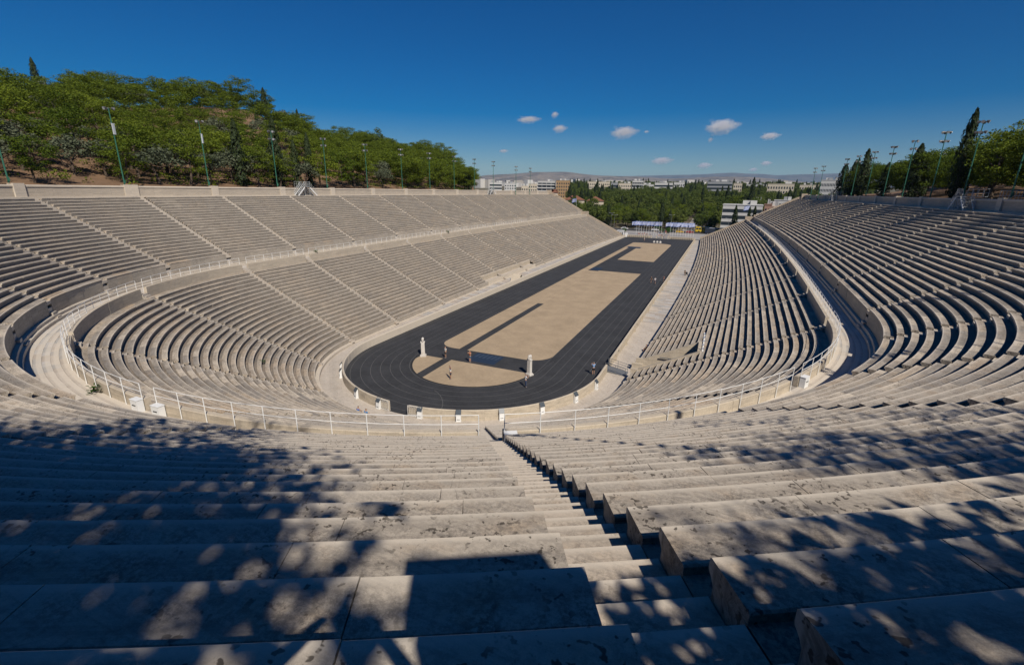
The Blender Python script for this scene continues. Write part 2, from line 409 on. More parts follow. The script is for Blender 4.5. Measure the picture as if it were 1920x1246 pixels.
def stairways(tier, arc, Rr, Zr, n, T, H):
    sl = stair_list(arc); ic = sl.index(qphi(29.2))
    nl = len(LEFT_Y)
    for i, q in enumerate(sl):
        if q < -ARC: lab = f'{tier} tier stairway on the straight left side, {NTH[nl-i]} from the bend'
        elif q > ARC+1: lab = f'{tier} tier stairway on the straight right side, {NTH[i-len(sl)+len(RIGHT_Y)+1]} past the bend'
        elif i == ic: lab = f'{tier} tier stairway running straight down from the viewpoint' if tier == 'upper' else 'lower tier stairway in line with the steps at the viewpoint'
        elif i < ic: lab = f'{tier} tier stairway in the bend, {NTH[ic-i]} to the left of the steps in front'
        else: lab = f'{tier} tier stairway in the bend, {NTH[i-ic]} to the right of the steps in front'
        t = thing('stairway', lab, 'stairs', pos(q, Rr, Zr-0.5), 0, f'{tier} tier stairways')
        near = dist_cam(q, Rr+n*T/2, Zr+n*H/2) < 20
        mb = MB()
        zlow = 0.05 if tier == 'lower' else ZDIA
        k0 = -int(round((Zr-0.1-zlow)/H)); 
        for k in range(k0, n):
            for hstep in (0, 1):
                R = Rr+T*(k+0.5*hstep)+0.05; z = Zr+H*(k+0.5*hstep)-0.085-0.5*H+rnd.gauss(0, 0.004)
                if z < zlow+0.06 or R < Rr-(0.55 if tier == 'lower' else 0.02): continue
                depth = T*0.5+0.12
                sc = 40.0/R if abs(q) < ARC else 1.0
                m = MB() if near else mb
                g = SW*sc*0.985
                sweep(m, [q-g, q, q+g], R, z, [(0.0, -H*0.5-0.12), (0.0, -0.012), (0.010, 0.0), (depth, 0.0), (depth, -H*0.5-0.1)])
                if near: m.build('step', M_STEP, t)
        if mb.v: mb.build('steps', M_STEP, t)
        if tier == 'lower':      # last steps up through the parapet to the terrace
            g = 0.5*(40/RPAR if abs(q) < ARC else 1); m2 = MB()
            for ra, rb, zt in ((37.60, 38.02, 9.66), (38.0, 38.34, 9.86), (38.32, 38.71, 10.035)):
                sweep(m2, [q-g, q, q+g], ra, zt, [(0.0, -0.5), (0.0, 0.0), (rb-ra, 0.0), (rb-ra, -0.5)])
            m2.build('gap_steps', M_STEP, t)
        if tier == 'upper':      # steep steps through the gap in the terrace wall
            g = SW*(40/R3 if abs(q) < ARC else 1)
            m2 = MB()
            for j in range(5):
                sweep(m2, [q-g*0.98, q, q+g*0.98], R3-0.45+0.26*j, ZDIA+0.40*(j+1), [(0.0, -0.40*(j+1)+0.01), (0.0, 0.0), (0.30, 0.0), (0.30, -0.40*(j+1)+0.01)], mi=0)
            m2.build('gap_steps', M_STEP, t)

# right-hand entrance cut and the left-hand box of honour
PASS_Y0, PASS_Y1 = 2.9, 6.6
ROWS_OFF += [('lower', 1, PASS_Y0-0.4, PASS_Y1+0.4, 10), ('lower', -1, 47.0, 80.0, 3)]

# ------------------------------------------------------------------ ground, hills and terrain
def smooth(a, b, x):
    t = min(1, max(0, (x-a)/(b-a))); return t*t*(3-2*t)
def ground_h(x, y):
    h = 9*smooth(262, 420, y) + 20*smooth(420, 1000, y) + 25*smooth(1000, 2600, y) + 40*smooth(3000, 9000, y)
    return h-0.04 if y > 199 else -0.7
def ground():
    ys = [-6000, -1500, -400, -120, 60, 150, 197.4, 198, 206, 220, 240, 262, 290, 320, 350, 390, 430, 480, 550, 650, 800, 1000, 1300, 1700, 2200, 2800, 3600, 4800, 6500, 9000, 14000, 20000, 26000]
    xs = [-25500, -15000, -8000, -4000, -2000, -1200, -700, -400, -250, -150, -90, -60, -30, 0, 30, 60, 90, 150, 250, 400, 700, 1200, 2000, 4000, 8000, 15000, 25500]
    mb = MB(); vs = [(x, y, ground_h(x, y)) for y in ys for x in xs]; n = len(xs)
    fs = [(j*n+i, j*n+i+1, (j+1)*n+i+1, (j+1)*n+i) for j in range(len(ys)-1) for i in range(n-1)]
    mb.add(vs, fs)
    m, nt, b = mat('park_ground')
    geo = N(nt, 'ShaderNodeNewGeometry')
    f = noise(nt, geo.outputs['Position'], 0.05, 6, 0.7)
    nt.links.new(ramp(nt, f, [(0.3, (0.075, 0.085, 0.035)), (0.5, (0.12, 0.10, 0.06)), (0.7, (0.19, 0.15, 0.10))]), b.inputs['Base Color']); b.inputs['Roughness'].default_value = 0.95
    structure(mb, 'ground', m, smooth=True)
ground()

def hill_h(q, w):
    """height of the ground outside the top wall at station q, w metres out from the wall"""
    base = 21.35
    y = (abs(q)-ARC) if abs(q) > ARC else -1
    left = 92-0.12*max(0, min(100, y)); tl = 20.5+7.0*smooth(20, 70, y)
    if q > 0 and y >= 0: crest, top = 110, 11.0
    elif q <= -ARC: crest, top = left, tl
    else:
        k = (q/ARC+1)/2; crest = 92*(1-k)+110*k; top = 20*(1-k)+11*k
        if q < 0: top = 20+0.5*smooth(0.75*ARC, ARC, -q) if -q > 0.75*ARC else top
    t = max(0.0, w-4)/crest
    if q < 0: top *= 1-0.36*smooth(60, 120, y)
    rise = top*(min(1.0, t)*0.75+0.25*smooth(0, 1, t)) if t < 1 else top-0.10*(w-4-crest)
    h = base + 0.2*smooth(1, 5, w) + rise
    h += (1.3*math.sin(q*0.11+w*0.07) + 0.9*math.sin(w*0.19-q*0.05))*smooth(8, 40, w)
    if q < 0: h += 3.5*math.exp(-((y-76)/20)**2-((w-74)/20)**2)
    if q < 0 and y > 0:                                       # the hill ends along a line running away from the stand
        s = y-(114+1.85*w)
        h = base*(1-0.95*smooth(0, 60, s))*1.0 + (h-base)*(1-smooth(-30, 4, s))
    if y > 196: h *= 1-smooth(196, 300, y)
    return h
def hills():
    mb = MB(); ws = [0, 0.8, 2, 4, 6, 9, 13, 18, 24, 31, 39, 48, 58, 70, 82, 95, 110, 130, 160, 200, 260]
    qs = [qside(-1, y) for y in (360, 330, 300, 275, 250, 235, 222, 212, 205, 200, 197)] + stations(qside(-1, 196), qside(1, 196), 60, 6.0) + [qside(1, y) for y in (197, 200, 205, 212, 222, 235, 250, 275, 300, 330, 360)]
    vs = []
    for q in qs:
        for w in ws:
            y = abs(q)-ARC
            if y > 196:
                s = 1 if q > 0 else -1
                vs.append((s*(RTOP+0.6+off(196)+w), y, hill_h(q, w)*(1.0)))
            else: vs.append(pos(q, RTOP+0.6+w, hill_h(q, w)))
    n = len(ws)
    fs = [(j*n+i, (j+1)*n+i, (j+1)*n+i+1, j*n+i+1) for j in range(len(qs)-1) for i in range(n-1)]
    mb.add(vs, fs)
    structure(mb, 'hillside', M_SOIL, smooth=True)
    rk = MB()       # bare rocky patches on the left hill
    return qs
hills()

# ------------------------------------------------------------------ track
def disc_pts(cx, cy, r, a0, a1, n):
    return [(cx+r*math.cos(math.radians(a0+(a1-a0)*k/n)), cy+r*math.sin(math.radians(a0+(a1-a0)*k/n))) for k in range(n+1)]
def flat(mb, poly, z, mi=0):
    n = len(poly); mb.add([(p[0], p[1], z) for p in poly], [tuple(range(n))], mi=mi)
mb = MB()
outer = disc_pts(0, 0, R0+0.1, 180, 360, 60) + [(R0+0.1, 196.4), (-R0-0.1, 196.4)]
flat(mb, outer, 0.0)
track = structure(mb, 'running_track', M_TRACK)
def zone(name, poly, m, z=0.005):
    b = MB(); flat(b, poly, z); o = b.build(name, m, track); return o
# front half-moon of sand, split by the runway strip x -4.6..-3.3
def moon(x0, x1, ytop):
    r = 8.35; pts = []
    for k in range(41):
        x = x0+(x1-x0)*k/40
        pts.append((x, -math.sqrt(max(0, r*r-x*x))))
    return pts+[(x1, ytop), (x0, ytop)]
RX0, RX1 = -4.65, -3.35
zone('sand_area', moon(-8.0, RX0, -0.75), M_SAND); zone('sand_area', moon(RX1, 8.0, -0.75), M_SAND)
def rounded(x0, x1, y0, y1, r00=0, r10=0, r11=0, r01=0):
    p = []
    def c(cx, cy, r, a):
        return disc_pts(cx, cy, r, a, a+90, 10) if r else [(cx, cy)]
    p += c(x0+r00, y0+r00, r00, 180); p += c(x1-r10, y0+r10, r10, 270); p += c(x1-r11, y1-r11, r11, 0); p += c(x0+r01, y1-r01, r01, 90)
    return p
XS0, XS1 = -8.35, 8.75
zone('sand_area', rounded(XS0, RX0, 3.7, 82, 2.6), M_SAND)
zone('sand_area', rounded(RX1, XS1, 3.7, 83, 0, 3.2), M_SAND)
zone('sand_area', [(RX0+0.02, 36.0), (RX1-0.02, 36.0), (RX1-0.02, 82.0), (RX0+0.02, 82.0)], M_SAND)
zone('sand_area', rounded(-3.3, XS1, 109.2, 170.5, 0, 0, 5.5), M_SAND)
zone('sand_area', rounded(XS0, -6.35, 82.01, 170.5, 0, 0, 0, 1.8), M_SAND)
zone('sand_area', [(-6.33, 152.0), (-3.32, 152.0), (-3.32, 170.5), (-6.33, 170.5)], M_SAND)
zone('runway_end', [(-7.3, 147.0), (-1.8, 147.0), (-1.8, 152.0), (-7.3, 152.0)], M_BLUE, 0.010)
bl = zone('blue_mat', [(-1.5, 0.0), (2.7, 0.0), (2.7, 3.4), (-1.5, 3.4)], M_BLUE)
for k in range(6):
    b = MB(); x = -1.2+0.62*k; flat(b, [(x, 1.7), (x+0.3, 1.7), (x+0.5, 3.2), (x+0.2, 3.2)], 0.010); b.build('mat_stripe', M_BLUEL, bl)
zone('blue_mat', [(-6.2, 83.2), (-3.4, 83.2), (-3.4, 88.5), (-6.2, 88.5)], M_BLUE, 0.010)
def ring_line(mb, r, z, wd, q0, q1):
    qs = stations(q0, q1, r, 1.5); vs = []
    for q in qs: vs += [pos(q, r-wd/2, z, False), pos(q, r+wd/2, z, False)]
    mb.add(vs, [(2*i, 2*i+2, 2*i+3, 2*i+1) for i in range(len(qs)-1)])
for k in range(7):
    b = MB(); r = 8.75+1.22*k; ring_line(b, r, 0.009, 0.05, qside(-1, 190), qside(1, 190)); b.build('lane_line', M_LINE, track)
b = MB()                                                       # stagger curve across the lanes and the start marks
pts = disc_pts(-3.2, -16.5, 7.0, 62, 0, 20)
for a, c in zip(pts[:-1], pts[1:]):
    d = Vector((c[0]-a[0], c[1]-a[1], 0)).normalized(); nn = Vector((-d.y, d.x, 0))*0.03
    flat(b, [(a[0]-nn.x, a[1]-nn.y), (c[0]-nn.x, c[1]-nn.y), (c[0]+nn.x, c[1]+nn.y), (a[0]+nn.x, a[1]+nn.y)], 0.012)
b.build('stagger_line', M_LINE, track)
for sgn in (-1, 1):
    b = MB()
    for k in range(14):
        y = -1.0+0.42*k; x = sgn*(9.0+0.03*k) ; flat(b, [(x-0.03, y), (x+0.03, y), (x+0.03, y+0.24), (x-0.03, y+0.24)], 0.013)
    b.build('dashed_line', M_LINE, track)
b = MB(); ring_line(b, 8.5, 0.011, 0.11, qside(-1, 1.0), qside(1, 1.0)); b.build('inner_kerb', M_DARK, track)

# ------------------------------------------------------------------ floors
def paved(name, ra, rb, z, q0, q1, lr, lt, m, cap=295, bulge=True, near=40):
    """a floor ring of separate slabs: the ones that show largest as parts, the rest joined"""
    base = MB()
    for q_ in [stations(q0, q1, (ra+rb)/2, 3.0)]:
        vs = []
        for q in q_: vs += [pos(q, ra, z-0.03, bulge), pos(q, rb, z-0.03, bulge)]
        base.add(vs, [(2*i, 2*i+1, 2*i+3, 2*i+2) for i in range(len(q_)-1)])
    fl = structure(base, name, m)
    tiles = []
    nr = max(1, round((rb-ra)/lr))
    for j in range(nr):
        r_in = ra+(rb-ra)*j/nr; r_out = ra+(rb-ra)*(j+1)/nr; rm = (r_in+r_out)/2
        q = q0+rnd.uniform(0, lt)
        q_prev = q0
        while q_prev < q1:
            q2 = min(q1, q); tiles.append((dist_cam((q_prev+q2)/2, rm, z), q_prev, q2, r_in, r_out))
            q_prev = q2; q = q2+lt*rnd.uniform(0.75, 1.3)*(40/rm if abs(q2) < ARC else 1)
    tiles.sort(key=lambda t: t[0])
    rest = MB()
    for i, (d, qa, qb, ri, ro) in enumerate(tiles):
        e = 0.005
        if qb-qa < 0.02: continue
        t = MB() if i < cap else rest
        sweep(t, stations(qa+e, qb-e, ri, 2.0), (ri+ro)/2, z+rnd.gauss(0, 0.0025), [(-(ro-ri)/2+e, -0.028), (-(ro-ri)/2+e, 0), ((ro-ri)/2-e, 0), ((ro-ri)/2-e, -0.028)], caps=True)
        if i < cap: t.build('paving_slab', m, fl)
    if rest.v: rest.build('paving_slabs', m, fl, kind='stuff')
    return fl
QL, QR = qside(-1, L), qside(1, L)
paved('terrace_walkway', RPAR+0.40, R3+0.02, ZDIA, QL, QR, 0.46, 1.25, M_PAVE)
def corridor():
    """long planks of stone laid across the corridor, from the podium wall to the first seats"""
    def edge(q, f, z):
        a = pos(q, R0+0.22, z, False); c = pos(q, R1+0.10, z, True); return tuple(a[i]+(c[i]-a[i])*f for i in range(3))
    qs = stations(QL, QR, R0+2, 3.0); base = MB()
    base.add([edge(q, f, 0.015) for q in qs for f in (0, 1)], [(2*i, 2*i+1, 2*i+3, 2*i+2) for i in range(len(qs)-1)])
    fl = structure(base, 'arena_corridor', M_PAVE); tiles = []
    q = QL
    while q < QR-0.05:
        q2 = min(QR, q+rnd.uniform(0.5, 0.95)*(40/(R0+1.8) if abs(q) < ARC else 1)); c = rnd.uniform(0.3, 0.7)
        for f0, f1 in ((0, c), (c, 1)): tiles.append((math.dist(edge((q+q2)/2, (f0+f1)/2, 0), CAM), q, q2, f0, f1))
        q = q2
    tiles.sort(); rest = MB()
    for i, (d, qa, qb, f0, f1) in enumerate(tiles):
        b = MB() if i < 290 else rest; z = 0.05+rnd.gauss(0, 0.003); e = 0.004; g = 0.003
        lo = [edge(qa+e, f0+g, 0.02), edge(qb-e, f0+g, 0.02), edge(qb-e, f1-g, 0.02), edge(qa+e, f1-g, 0.02)]
        b.hexa(lo + [(p[0], p[1], z) for p in lo])
        if i < 290: b.build('paving_slab', M_PAVE, fl)
    rest.build('paving_slabs', M_PAVE, fl, kind='stuff')
corridor()
# ------------------------------------------------------------------ the seats
seating('lower', LOW_ARC, R1, Z1, NLOW, TLOW, HLOW)
seating('upper', UP_ARC, R3, Z3, NUP, TUP, HUP)
stairways('lower', LOW_ARC, R1, Z1, NLOW, TLOW, HLOW)
stairways('upper', UP_ARC, R3, Z3, NUP, TUP, HUP)

# ------------------------------------------------------------------ walls
def wall_run(name, label, cat, q0, q1, R, z, prof, m, part, ln, coping=None, group=None, bulge=True):
    t = thing(name, label, cat, pos((q0+q1)/2, R, z, bulge), 0, group)
    q = q0
    while q < q1-0.05:
        q2 = q+ln*(40/R if abs(q) < ARC else 1)*rnd.uniform(0.85, 1.15)
        if q1-q2 < ln*0.5: q2 = q1
        for nm, pr in ((part, prof), ('coping', coping)):
            if pr is None: continue
            b = MB(); sweep(b, stations(q+0.004, q2-0.004, R, 1.2), R, z, pr, jz=rnd.gauss(0, 0.003), ju=rnd.gauss(0, 0.004), bulge=bulge, closed=True); b.build(nm, m, t)
        q = q2
    return t
# podium wall around the track, open at the lattice gate (bottom of the bend) and at the ramp
G0 = 3.3/16.8*40
podium = [(-0.02, 0), (-0.02, 1.0), (0.0, 1.13), (0.06, 1.17), (0.18, 1.17), (0.24, 1.12), (0.26, 0.0)]
wall_run('podium_wall', 'low cream wall between track and corridor, left of the lattice gate and along the far straight', 'wall', QL, -1.25/16.8*40, R0, 0.0, podium, M_CREAM, 'wall_block', 2.6, bulge=False)
wall_run('podium_wall', 'low cream wall round the bend of the track from the lattice gate to the ramp', 'wall', 1.25/16.8*40, qside(1, 3.7), R0, 0.0, podium, M_CREAM, 'wall_block', 2.6, bulge=False)
wp = wall_run('podium_wall', 'long straight cream wall with small piers on the right of the track, beyond the ramp', 'wall', qside(1, 6.2), QR, R0, 0.0, podium, M_CREAM, 'wall_block', 5.0, bulge=False)
for k in range(25):
    y = 8.6+7.6*k
    b = MB(); b.box((R0+0.36, y, 0.56), (0.22, 0.42, 1.12)); b.build('pier', M_CREAM, wp)
    if k % 2 == 0:
        p = MB(); p.box((R0+0.275, y+2.3, 0.78), (0.03, 0.30, 0.22)); p.build('info_plate', M_SCREEN, wp)
# parapet and rail along the inner edge of the terrace, between the stairway gates
lowst = stair_list(LOW_ARC)
par_prof = [(0.08, -1.3), (0.08, -0.02), (0.11, 0.0), (0.36, 0.0), (0.40, -0.03), (0.40, -1.3)]
bounds = [QL] + lowst + [QR]
ic = bounds.index(qphi(29.2))
def railing(label, q0, q1, R, z):
    t = thing('railing', label, 'railing', pos((q0+q1)/2, R, z), 0, 'white railings on the terrace parapet')
    n = max(2, int(round(abs(q1-q0)*scale_q((q0+q1)/2, R)/1.75)))
    qs = [q0+(q1-q0)*k/n for k in range(n+1)]
    for q in qs:
        b = MB(); p = np.array(pos(q, R, z)); 
        b.tube(p, p+np.array([0, 0, 1.66]), 0.025, n=6); b.build('post', M_WHITE, t)
    for h, nm in ((1.66, 'top_rail'), (1.18, 'mid_rail')):
        b = MB()
        st_ = stations(q0, q1, R, 1.2)
        for a, c in zip(st_[:-1], st_[1:]):
            pa = np.array(pos(a, R, z+h)); pc = np.array(pos(c, R, z+h)); b.tube(pa, pc, 0.018, n=5, caps=True)
        b.build(nm, M_WHITE, t)
for i in range(len(bounds)-1):
    qa, qb = bounds[i], bounds[i+1]; mid = (qa+qb)/2
    g = 0.55*(40/RPAR if abs(mid) < ARC else 1)
    a = qa+(g if i else 0); bq = qb-(g if i < len(bounds)-2 else 0)
    if mid < -ARC: w = f'on the left straight, {NTH[max(1, min(14, len(LEFT_Y)+1-i))]} from the bend'
    elif mid > ARC: w = f'on the right straight, {NTH[max(1, min(14, i-len(bounds)+15))]} from the bend'
    elif i < ic: w = f'in the bend, {NTH[ic-i]} left of the steps in front'
    else: w = f'in the bend, {NTH[i-ic+1]} right of the steps in front'
    wall_run('parapet_wall', f'low cream parapet above the lower seats {w}', 'wall', a, bq, RPAR, ZPAR, par_prof, M_CREAM, 'parapet_block', 3.5 if dist_cam(mid, 38, 10) < 90 else 8.0, group='parapet walls of the terrace')
    if dist_cam(mid, 38, 10) < 190: railing(f'white tube railing {w}', a+0.08, bq-0.08, RPAR+0.46, ZDIA)
    # the curved bench of stone against the inside of the parapet is the last seat row
# two steps at the foot of the terrace wall
for nm, u0, u1, h in (('lower', -0.50, -0.24, 0.27), ('upper', -0.26, 0.05, 0.54)):
    t = thing('footstep_ledge', f'{nm} ledge of dark weathered stone along the foot of the terrace wall', 'stone ledge', pos(0, R3, ZDIA))
    q = QL
    while q < QR-0.1:
        ln = rnd.uniform(7, 9); q2 = min(QR, q+ln)
        b = MB(); sweep(b, stations(q+0.01, q2-0.01, R3, 1.6), R3, ZDIA, [(u0, 0.0), (u0, h-0.05), (u0+0.03, h), (u1, h), (u1, 0.0)]); b.build('ledge_block', M_SEAT, t)
        q = q2
# plinth along the front of the lower seats
t = thing('front_bench', 'long low stone bench step in front of the lowest seats', 'bench', pos(0, R1, 0.05))
cut0, cut1 = qside(1, PASS_Y0-0.5), qside(1, PASS_Y1+0.5)
for (qa, qb) in ((QL, cut0), (cut1, QR)):
    q = qa
    while q < qb-0.1:
        q2 = min(qb, q+rnd.uniform(4, 6)); hb = 0.36 if abs(q) < ARC else 0.2; db = 0.50 if abs(q) < ARC else 0.22
        b = MB(); sweep(b, stations(q+0.008, q2-0.008, R1, 1.2), R1, 0.05, [(-db+0.06, 0), (-db+0.06, hb-0.04), (-db+0.09, hb), (0.08, hb), (0.08, 0)]); b.build('bench_block', M_STEP, t)
        q = q2
# top wall with pilasters
upst = stair_list(UP_ARC)
wb = [QL] + upst + [QR]; iu = wb.index(qphi(29.2))
top_prof = [(0.06, -0.9), (0.06, 1.50), (0.50, 1.50), (0.55, 1.40), (0.60, -0.9)]
cop_prof = [(-0.03, 1.50), (-0.03, 1.68), (0.02, 1.76), (0.58, 1.76), (0.63, 1.68), (0.63, 1.50)]
for i in range(len(wb)-1):
    qa, qb = wb[i], wb[i+1]; mid = (qa+qb)/2; g = 0.70*(40/RTOP if abs(mid) < ARC else 1)
    if mid < -ARC: w = f'below the pine hill, {NTH[max(1, min(14, len(LEFT_Y)+1-i))]} from the bend'
    elif mid > ARC: w = f'below the cypresses on the right, {NTH[max(1, min(14, i-len(wb)+15))]} from the bend'
    elif i < iu: w = f'behind the top seats of the bend, {NTH[iu-i]} left of the viewpoint'
    else: w = f'behind the top seats of the bend, {NTH[i-iu+1]} right of the viewpoint'
    t = wall_run('top_wall', f'weathered top wall {w}', 'wall', qa+(g if i else 0), qb-(g if i < len(wb)-2 else 0), RTOP, ZWALK, top_prof, M_WALL, 'wall_block', 2.4 if abs(mid) < qside(1, 80) else 6, cop_prof, group='top wall between pilasters')
    if i < len(wb)-2:
        p = MB(); gg = g*0.985
        hp = 1.95
        sweep(p, [qb-gg, qb, qb+gg], RTOP, ZWALK, [(-0.16, -0.9), (-0.16, hp), (0.72, hp), (0.72, -0.9)]); p.build('pilaster', M_WALL, t)
# foot of the wall: one step behind the last row
t = thing('wall_foot_ledge', 'stone ledge at the foot of the top wall', 'stone ledge', pos(0, RTOP, ZWALK))
q = QL
while q < QR-0.1:
    q2 = min(QR, q+rnd.uniform(7, 9)); b = MB(); sweep(b, stations(q+0.01, q2-0.01, RTOP, 1.6), RTOP, ZWALK, [(-0.42, -0.12), (-0.42, 0.22), (0.05, 0.22), (0.05, -0.12)]); b.build('ledge_block', M_WALL, t); q = q2
# sloped end walls where the stands stop
def end_wall(s, label):
    t = thing('end_wall', label, 'wall', (s*(R1+8), L, 0))
    o = off(L)
    def X(u): return s*(u+o)
    def piece(nm, pts, y0, y1):
        b = MB(); n = len(pts); vs = [(X(u), y0, z) for u, z in pts] + [(X(u), y1, z) for u, z in pts]
        fs = [tuple(range(n)), tuple(range(2*n-1, n-1, -1))] + [(i, n+i, n+(i+1) % n, (i+1) % n) for i in range(n)]
        b.add(vs, fs); b.build(nm, M_WALL, t)
    lo = (HLOW/TLOW); up = HUP/TUP
    piece('sloped_wall', [(R1-0.3, -0.7), (RPAR+0.4, -0.7), (RPAR+0.4, Z1+lo*(RPAR-R1)+0.75), (R1+0.4, Z1+0.75), (R1-0.3, Z1+0.75)], L+0.02, L+1.3)
    piece('terrace_pedestal', [(RPAR-0.3, -0.7), (R3-0.02, -0.7), (R3-0.02, ZPAR+1.3), (RPAR-0.3, ZPAR+1.3)], L+0.01, L+1.6)
    piece('upper_sloped_wall', [(R3, -0.7), (RTOP+1, -0.7), (RTOP+1, ZTOP+0.2), (57.5, Z3+up*(57.5-R3)+0.75), (R3+0.7, Z3+0.75), (R3, Z3+0.75)], L+0.02, L+1.3)
    piece('corner_pedestal', [(RTOP-1.2, ZTOP-1.6), (RTOP+1.1, ZTOP-1.6), (RTOP+1.1, ZTOP+0.55), (RTOP-1.2, ZTOP+0.55)], L-0.6, L+1.5)
end_wall(-1, 'stepped end wall closing the left stand, its coping sloping down to the street')
end_wall(1, 'stepped end wall closing the right stand, in front of the striped office block')

# entrance passage cut through the lower seats on the right
x1 = 27.6
t = thing('entrance_passage', 'sunken stone entrance passage cut into the lower right seats beside the ramp', 'passage', (23, 4.7, 0))
def slope_wall(nm, y0, y1, htop):
    b = MB(); pts = [(R1+0.05, 0.02), (x1, 0.02), (x1, htop(x1)), (R1+0.9, htop(R1+0.9)), (R1+0.05, htop(R1+0.9))]
    n = len(pts); vs = [(x, y0, z) for x, z in pts] + [(x, y1, z) for x, z in pts]
    b.add(vs, [tuple(range(n)), tuple(range(2*n-1, n-1, -1))] + [(i, n+i, n+(i+1) % n, (i+1) % n) for i in range(n)]); b.build(nm, M_CREAM, t)
hs = lambda x: Z1+0.30+(x-R1-0.5)*HLOW/TLOW
slope_wall('side_wall', PASS_Y1, PASS_Y1+0.38, hs); slope_wall('side_wall', PASS_Y0-0.38, PASS_Y0, hs)
b = MB(); b.hexa([(x1-0.35, PASS_Y0, 2.6), (x1, PASS_Y0, 2.6), (x1, PASS_Y1, 2.6), (x1-0.35, PASS_Y1, 2.6), (x1-0.35, PASS_Y0, hs(x1)), (x1, PASS_Y0, hs(x1)), (x1, PASS_Y1, hs(x1)), (x1-0.35, PASS_Y1, hs(x1))]); b.build('lintel', M_CREAM, t)
b = MB(); b.box((x1+1.2, (PASS_Y0+PASS_Y1)/2, 1.3), (2.0, PASS_Y1-PASS_Y0, 2.6)); b.build('tunnel_shade_block', M_DARK, t)  # solid black block; the shade of the tunnel is put into its colour
b = MB(); b.box((24.4, (PASS_Y0+PASS_Y1)/2, 0.05), (6.6, PASS_Y1-PASS_Y0-0.02, 0.05)); b.build('passage_floor', M_PAVE, t)
b = MB(); b.box((25.2, PASS_Y1-0.25, 2.2), (4.6, 0.10, 0.10)); b.build('handrail', M_GREYM, t)
b = MB(); b.hexa([(R1-0.35, PASS_Y1-0.5, 0.05), (R1+1.0, PASS_Y1-0.5, 0.05), (R1+1.0, PASS_Y1-0.01, 0.05), (R1-0.35, PASS_Y1-0.01, 0.05), (R1-0.35, PASS_Y1-0.5, 1.0), (R1+1.0, PASS_Y1-0.5, 1.0), (R1+1.0, PASS_Y1-0.01, 1.0), (R1-0.35, PASS_Y1-0.01, 1.0)]); b.build('low_pedestal', M_CREAM, t)
# white and blue spiral pole at the head of the passage
t = thing('striped_pole', 'slim white pole with a twisted blue stripe standing at the head of the entrance passage', 'pole', (27.75, 3.1, 4.4))
b = MB(); n = 40
for k in range(n): b.tube((27.75+0.05*math.cos(k*0.9), 3.1+0.05*math.sin(k*0.9), 4.4+2.6*k/n), (27.75+0.05*math.cos((k+1)*0.9), 3.1+0.05*math.sin((k+1)*0.9), 4.4+2.6*(k+1)/n), 0.075, n=6)
b.build('pole_body', M_WHITE, t)
b = MB()
for k in range(n):
    a = k*0.9+1.2; b.tube((27.75+0.10*math.cos(a), 3.1+0.10*math.sin(a), 4.42+2.55*k/n), (27.75+0.10*math.cos(a+0.9), 3.1+0.10*math.sin(a+0.9), 4.42+2.55*(k+1)/n), 0.03, n=4)
b.build('blue_spiral', plain('pole_blue', (0.10, 0.22, 0.5)), t)
# ramp with handrails through the podium wall
t = thing('access_ramp', 'grey metal access ramp with handrails at the gap in the right podium wall', 'ramp', (18, 4.9, 0))
b = MB(); b.hexa([(16.4, 4.0, 0.02), (19.4, 3.3, 0.06), (19.4, 5.0, 0.06), (16.4, 5.9, 0.02), (16.4, 4.0, 0.28), (19.4, 3.3, 0.10), (19.4, 5.0, 0.10), (16.4, 5.9, 0.28)]); b.build('ramp_deck', M_GREYM, t)
for (ya, yb) in ((4.0, 3.3), (5.9, 5.0)):
    b = MB()
    for f in (0, 0.5, 1.0):
        x = 16.6+2.7*f; y = ya+(yb-ya)*f; z = 0.28-0.18*f; b.tube((x, y, z), (x, y, z+1.0), 0.03, n=5)
    for h in (0.35, 0.68, 1.0): b.tube((16.6, ya, 0.28+h), (19.3, yb, 0.10+h), 0.028, n=5)
    b.build('handrail', M_GREYM, t)
# lattice gate leaves at the bottom of the bend
for s, lab in ((-1, 'open white lattice gate leaf on the left of the opening in the podium wall'), (1, 'open white lattice gate leaf on the right of the opening in the podium wall')):
    a = np.array(pos(s*1.2/16.8*40, R0+0.13, 0.06, False)); d = np.array([s*-0.15, -1.0, 0]); d /= np.linalg.norm(d)
    if s < 0: d = np.array([-0.55, -0.85, 0]); d /= np.linalg.norm(d)
    else: d = np.array([0.45, -0.9, 0]); d /= np.linalg.norm(d)
    # leaves swung against the wall ends
    d = np.array([-s*1.0, 0.16 if s < 0 else 0.12, 0]); d[0] = s*0.98
    t = thing('lattice_gate', lab, 'gate', tuple(a))
    a = np.array(pos(s*1.15/16.8*40, R0-0.06, 0.06, False)); e = np.array(pos(s*2.55/16.8*40, R0+0.34, 0.06, False))
    a = np.array(pos(s*1.2/16.8*40, R0+0.32, 0.06, False)); e = np.array(pos(s*2.7/16.8*40, R0+0.36, 0.06, False))
    b = MB()
    for z in (0.05, 1.15): b.tube(a+[0, 0, z], e+[0, 0, z], 0.035, n=4)
    for f in (0, 1): b.tube(a+(e-a)*f+[0, 0, 0.05], a+(e-a)*f+[0, 0, 1.15], 0.035, n=4)
    b.build('gate_frame', M_PALE, t)
    for k in range(1, 8):
        m = MB(); p = a+(e-a)*k/8; m.tube(p+[0, 0, 0.30], p+[0, 0, 0.88], 0.02, n=4); m.build('gate_bar', M_PALE, t)
    for z0 in (0.06, 0.88):
        m = MB()
        for k in range(5):
            p = a+(e-a)*(k+0.0)/5; p2 = a+(e-a)*(k+1)/5; m.tube(p+[0, 0, z0], p2+[0, 0, z0+0.26], 0.018, n=4); m.tube(p+[0, 0, z0+0.26], p2+[0, 0, z0], 0.018, n=4)
        m.build('gate_lattice', M_PALE, t)
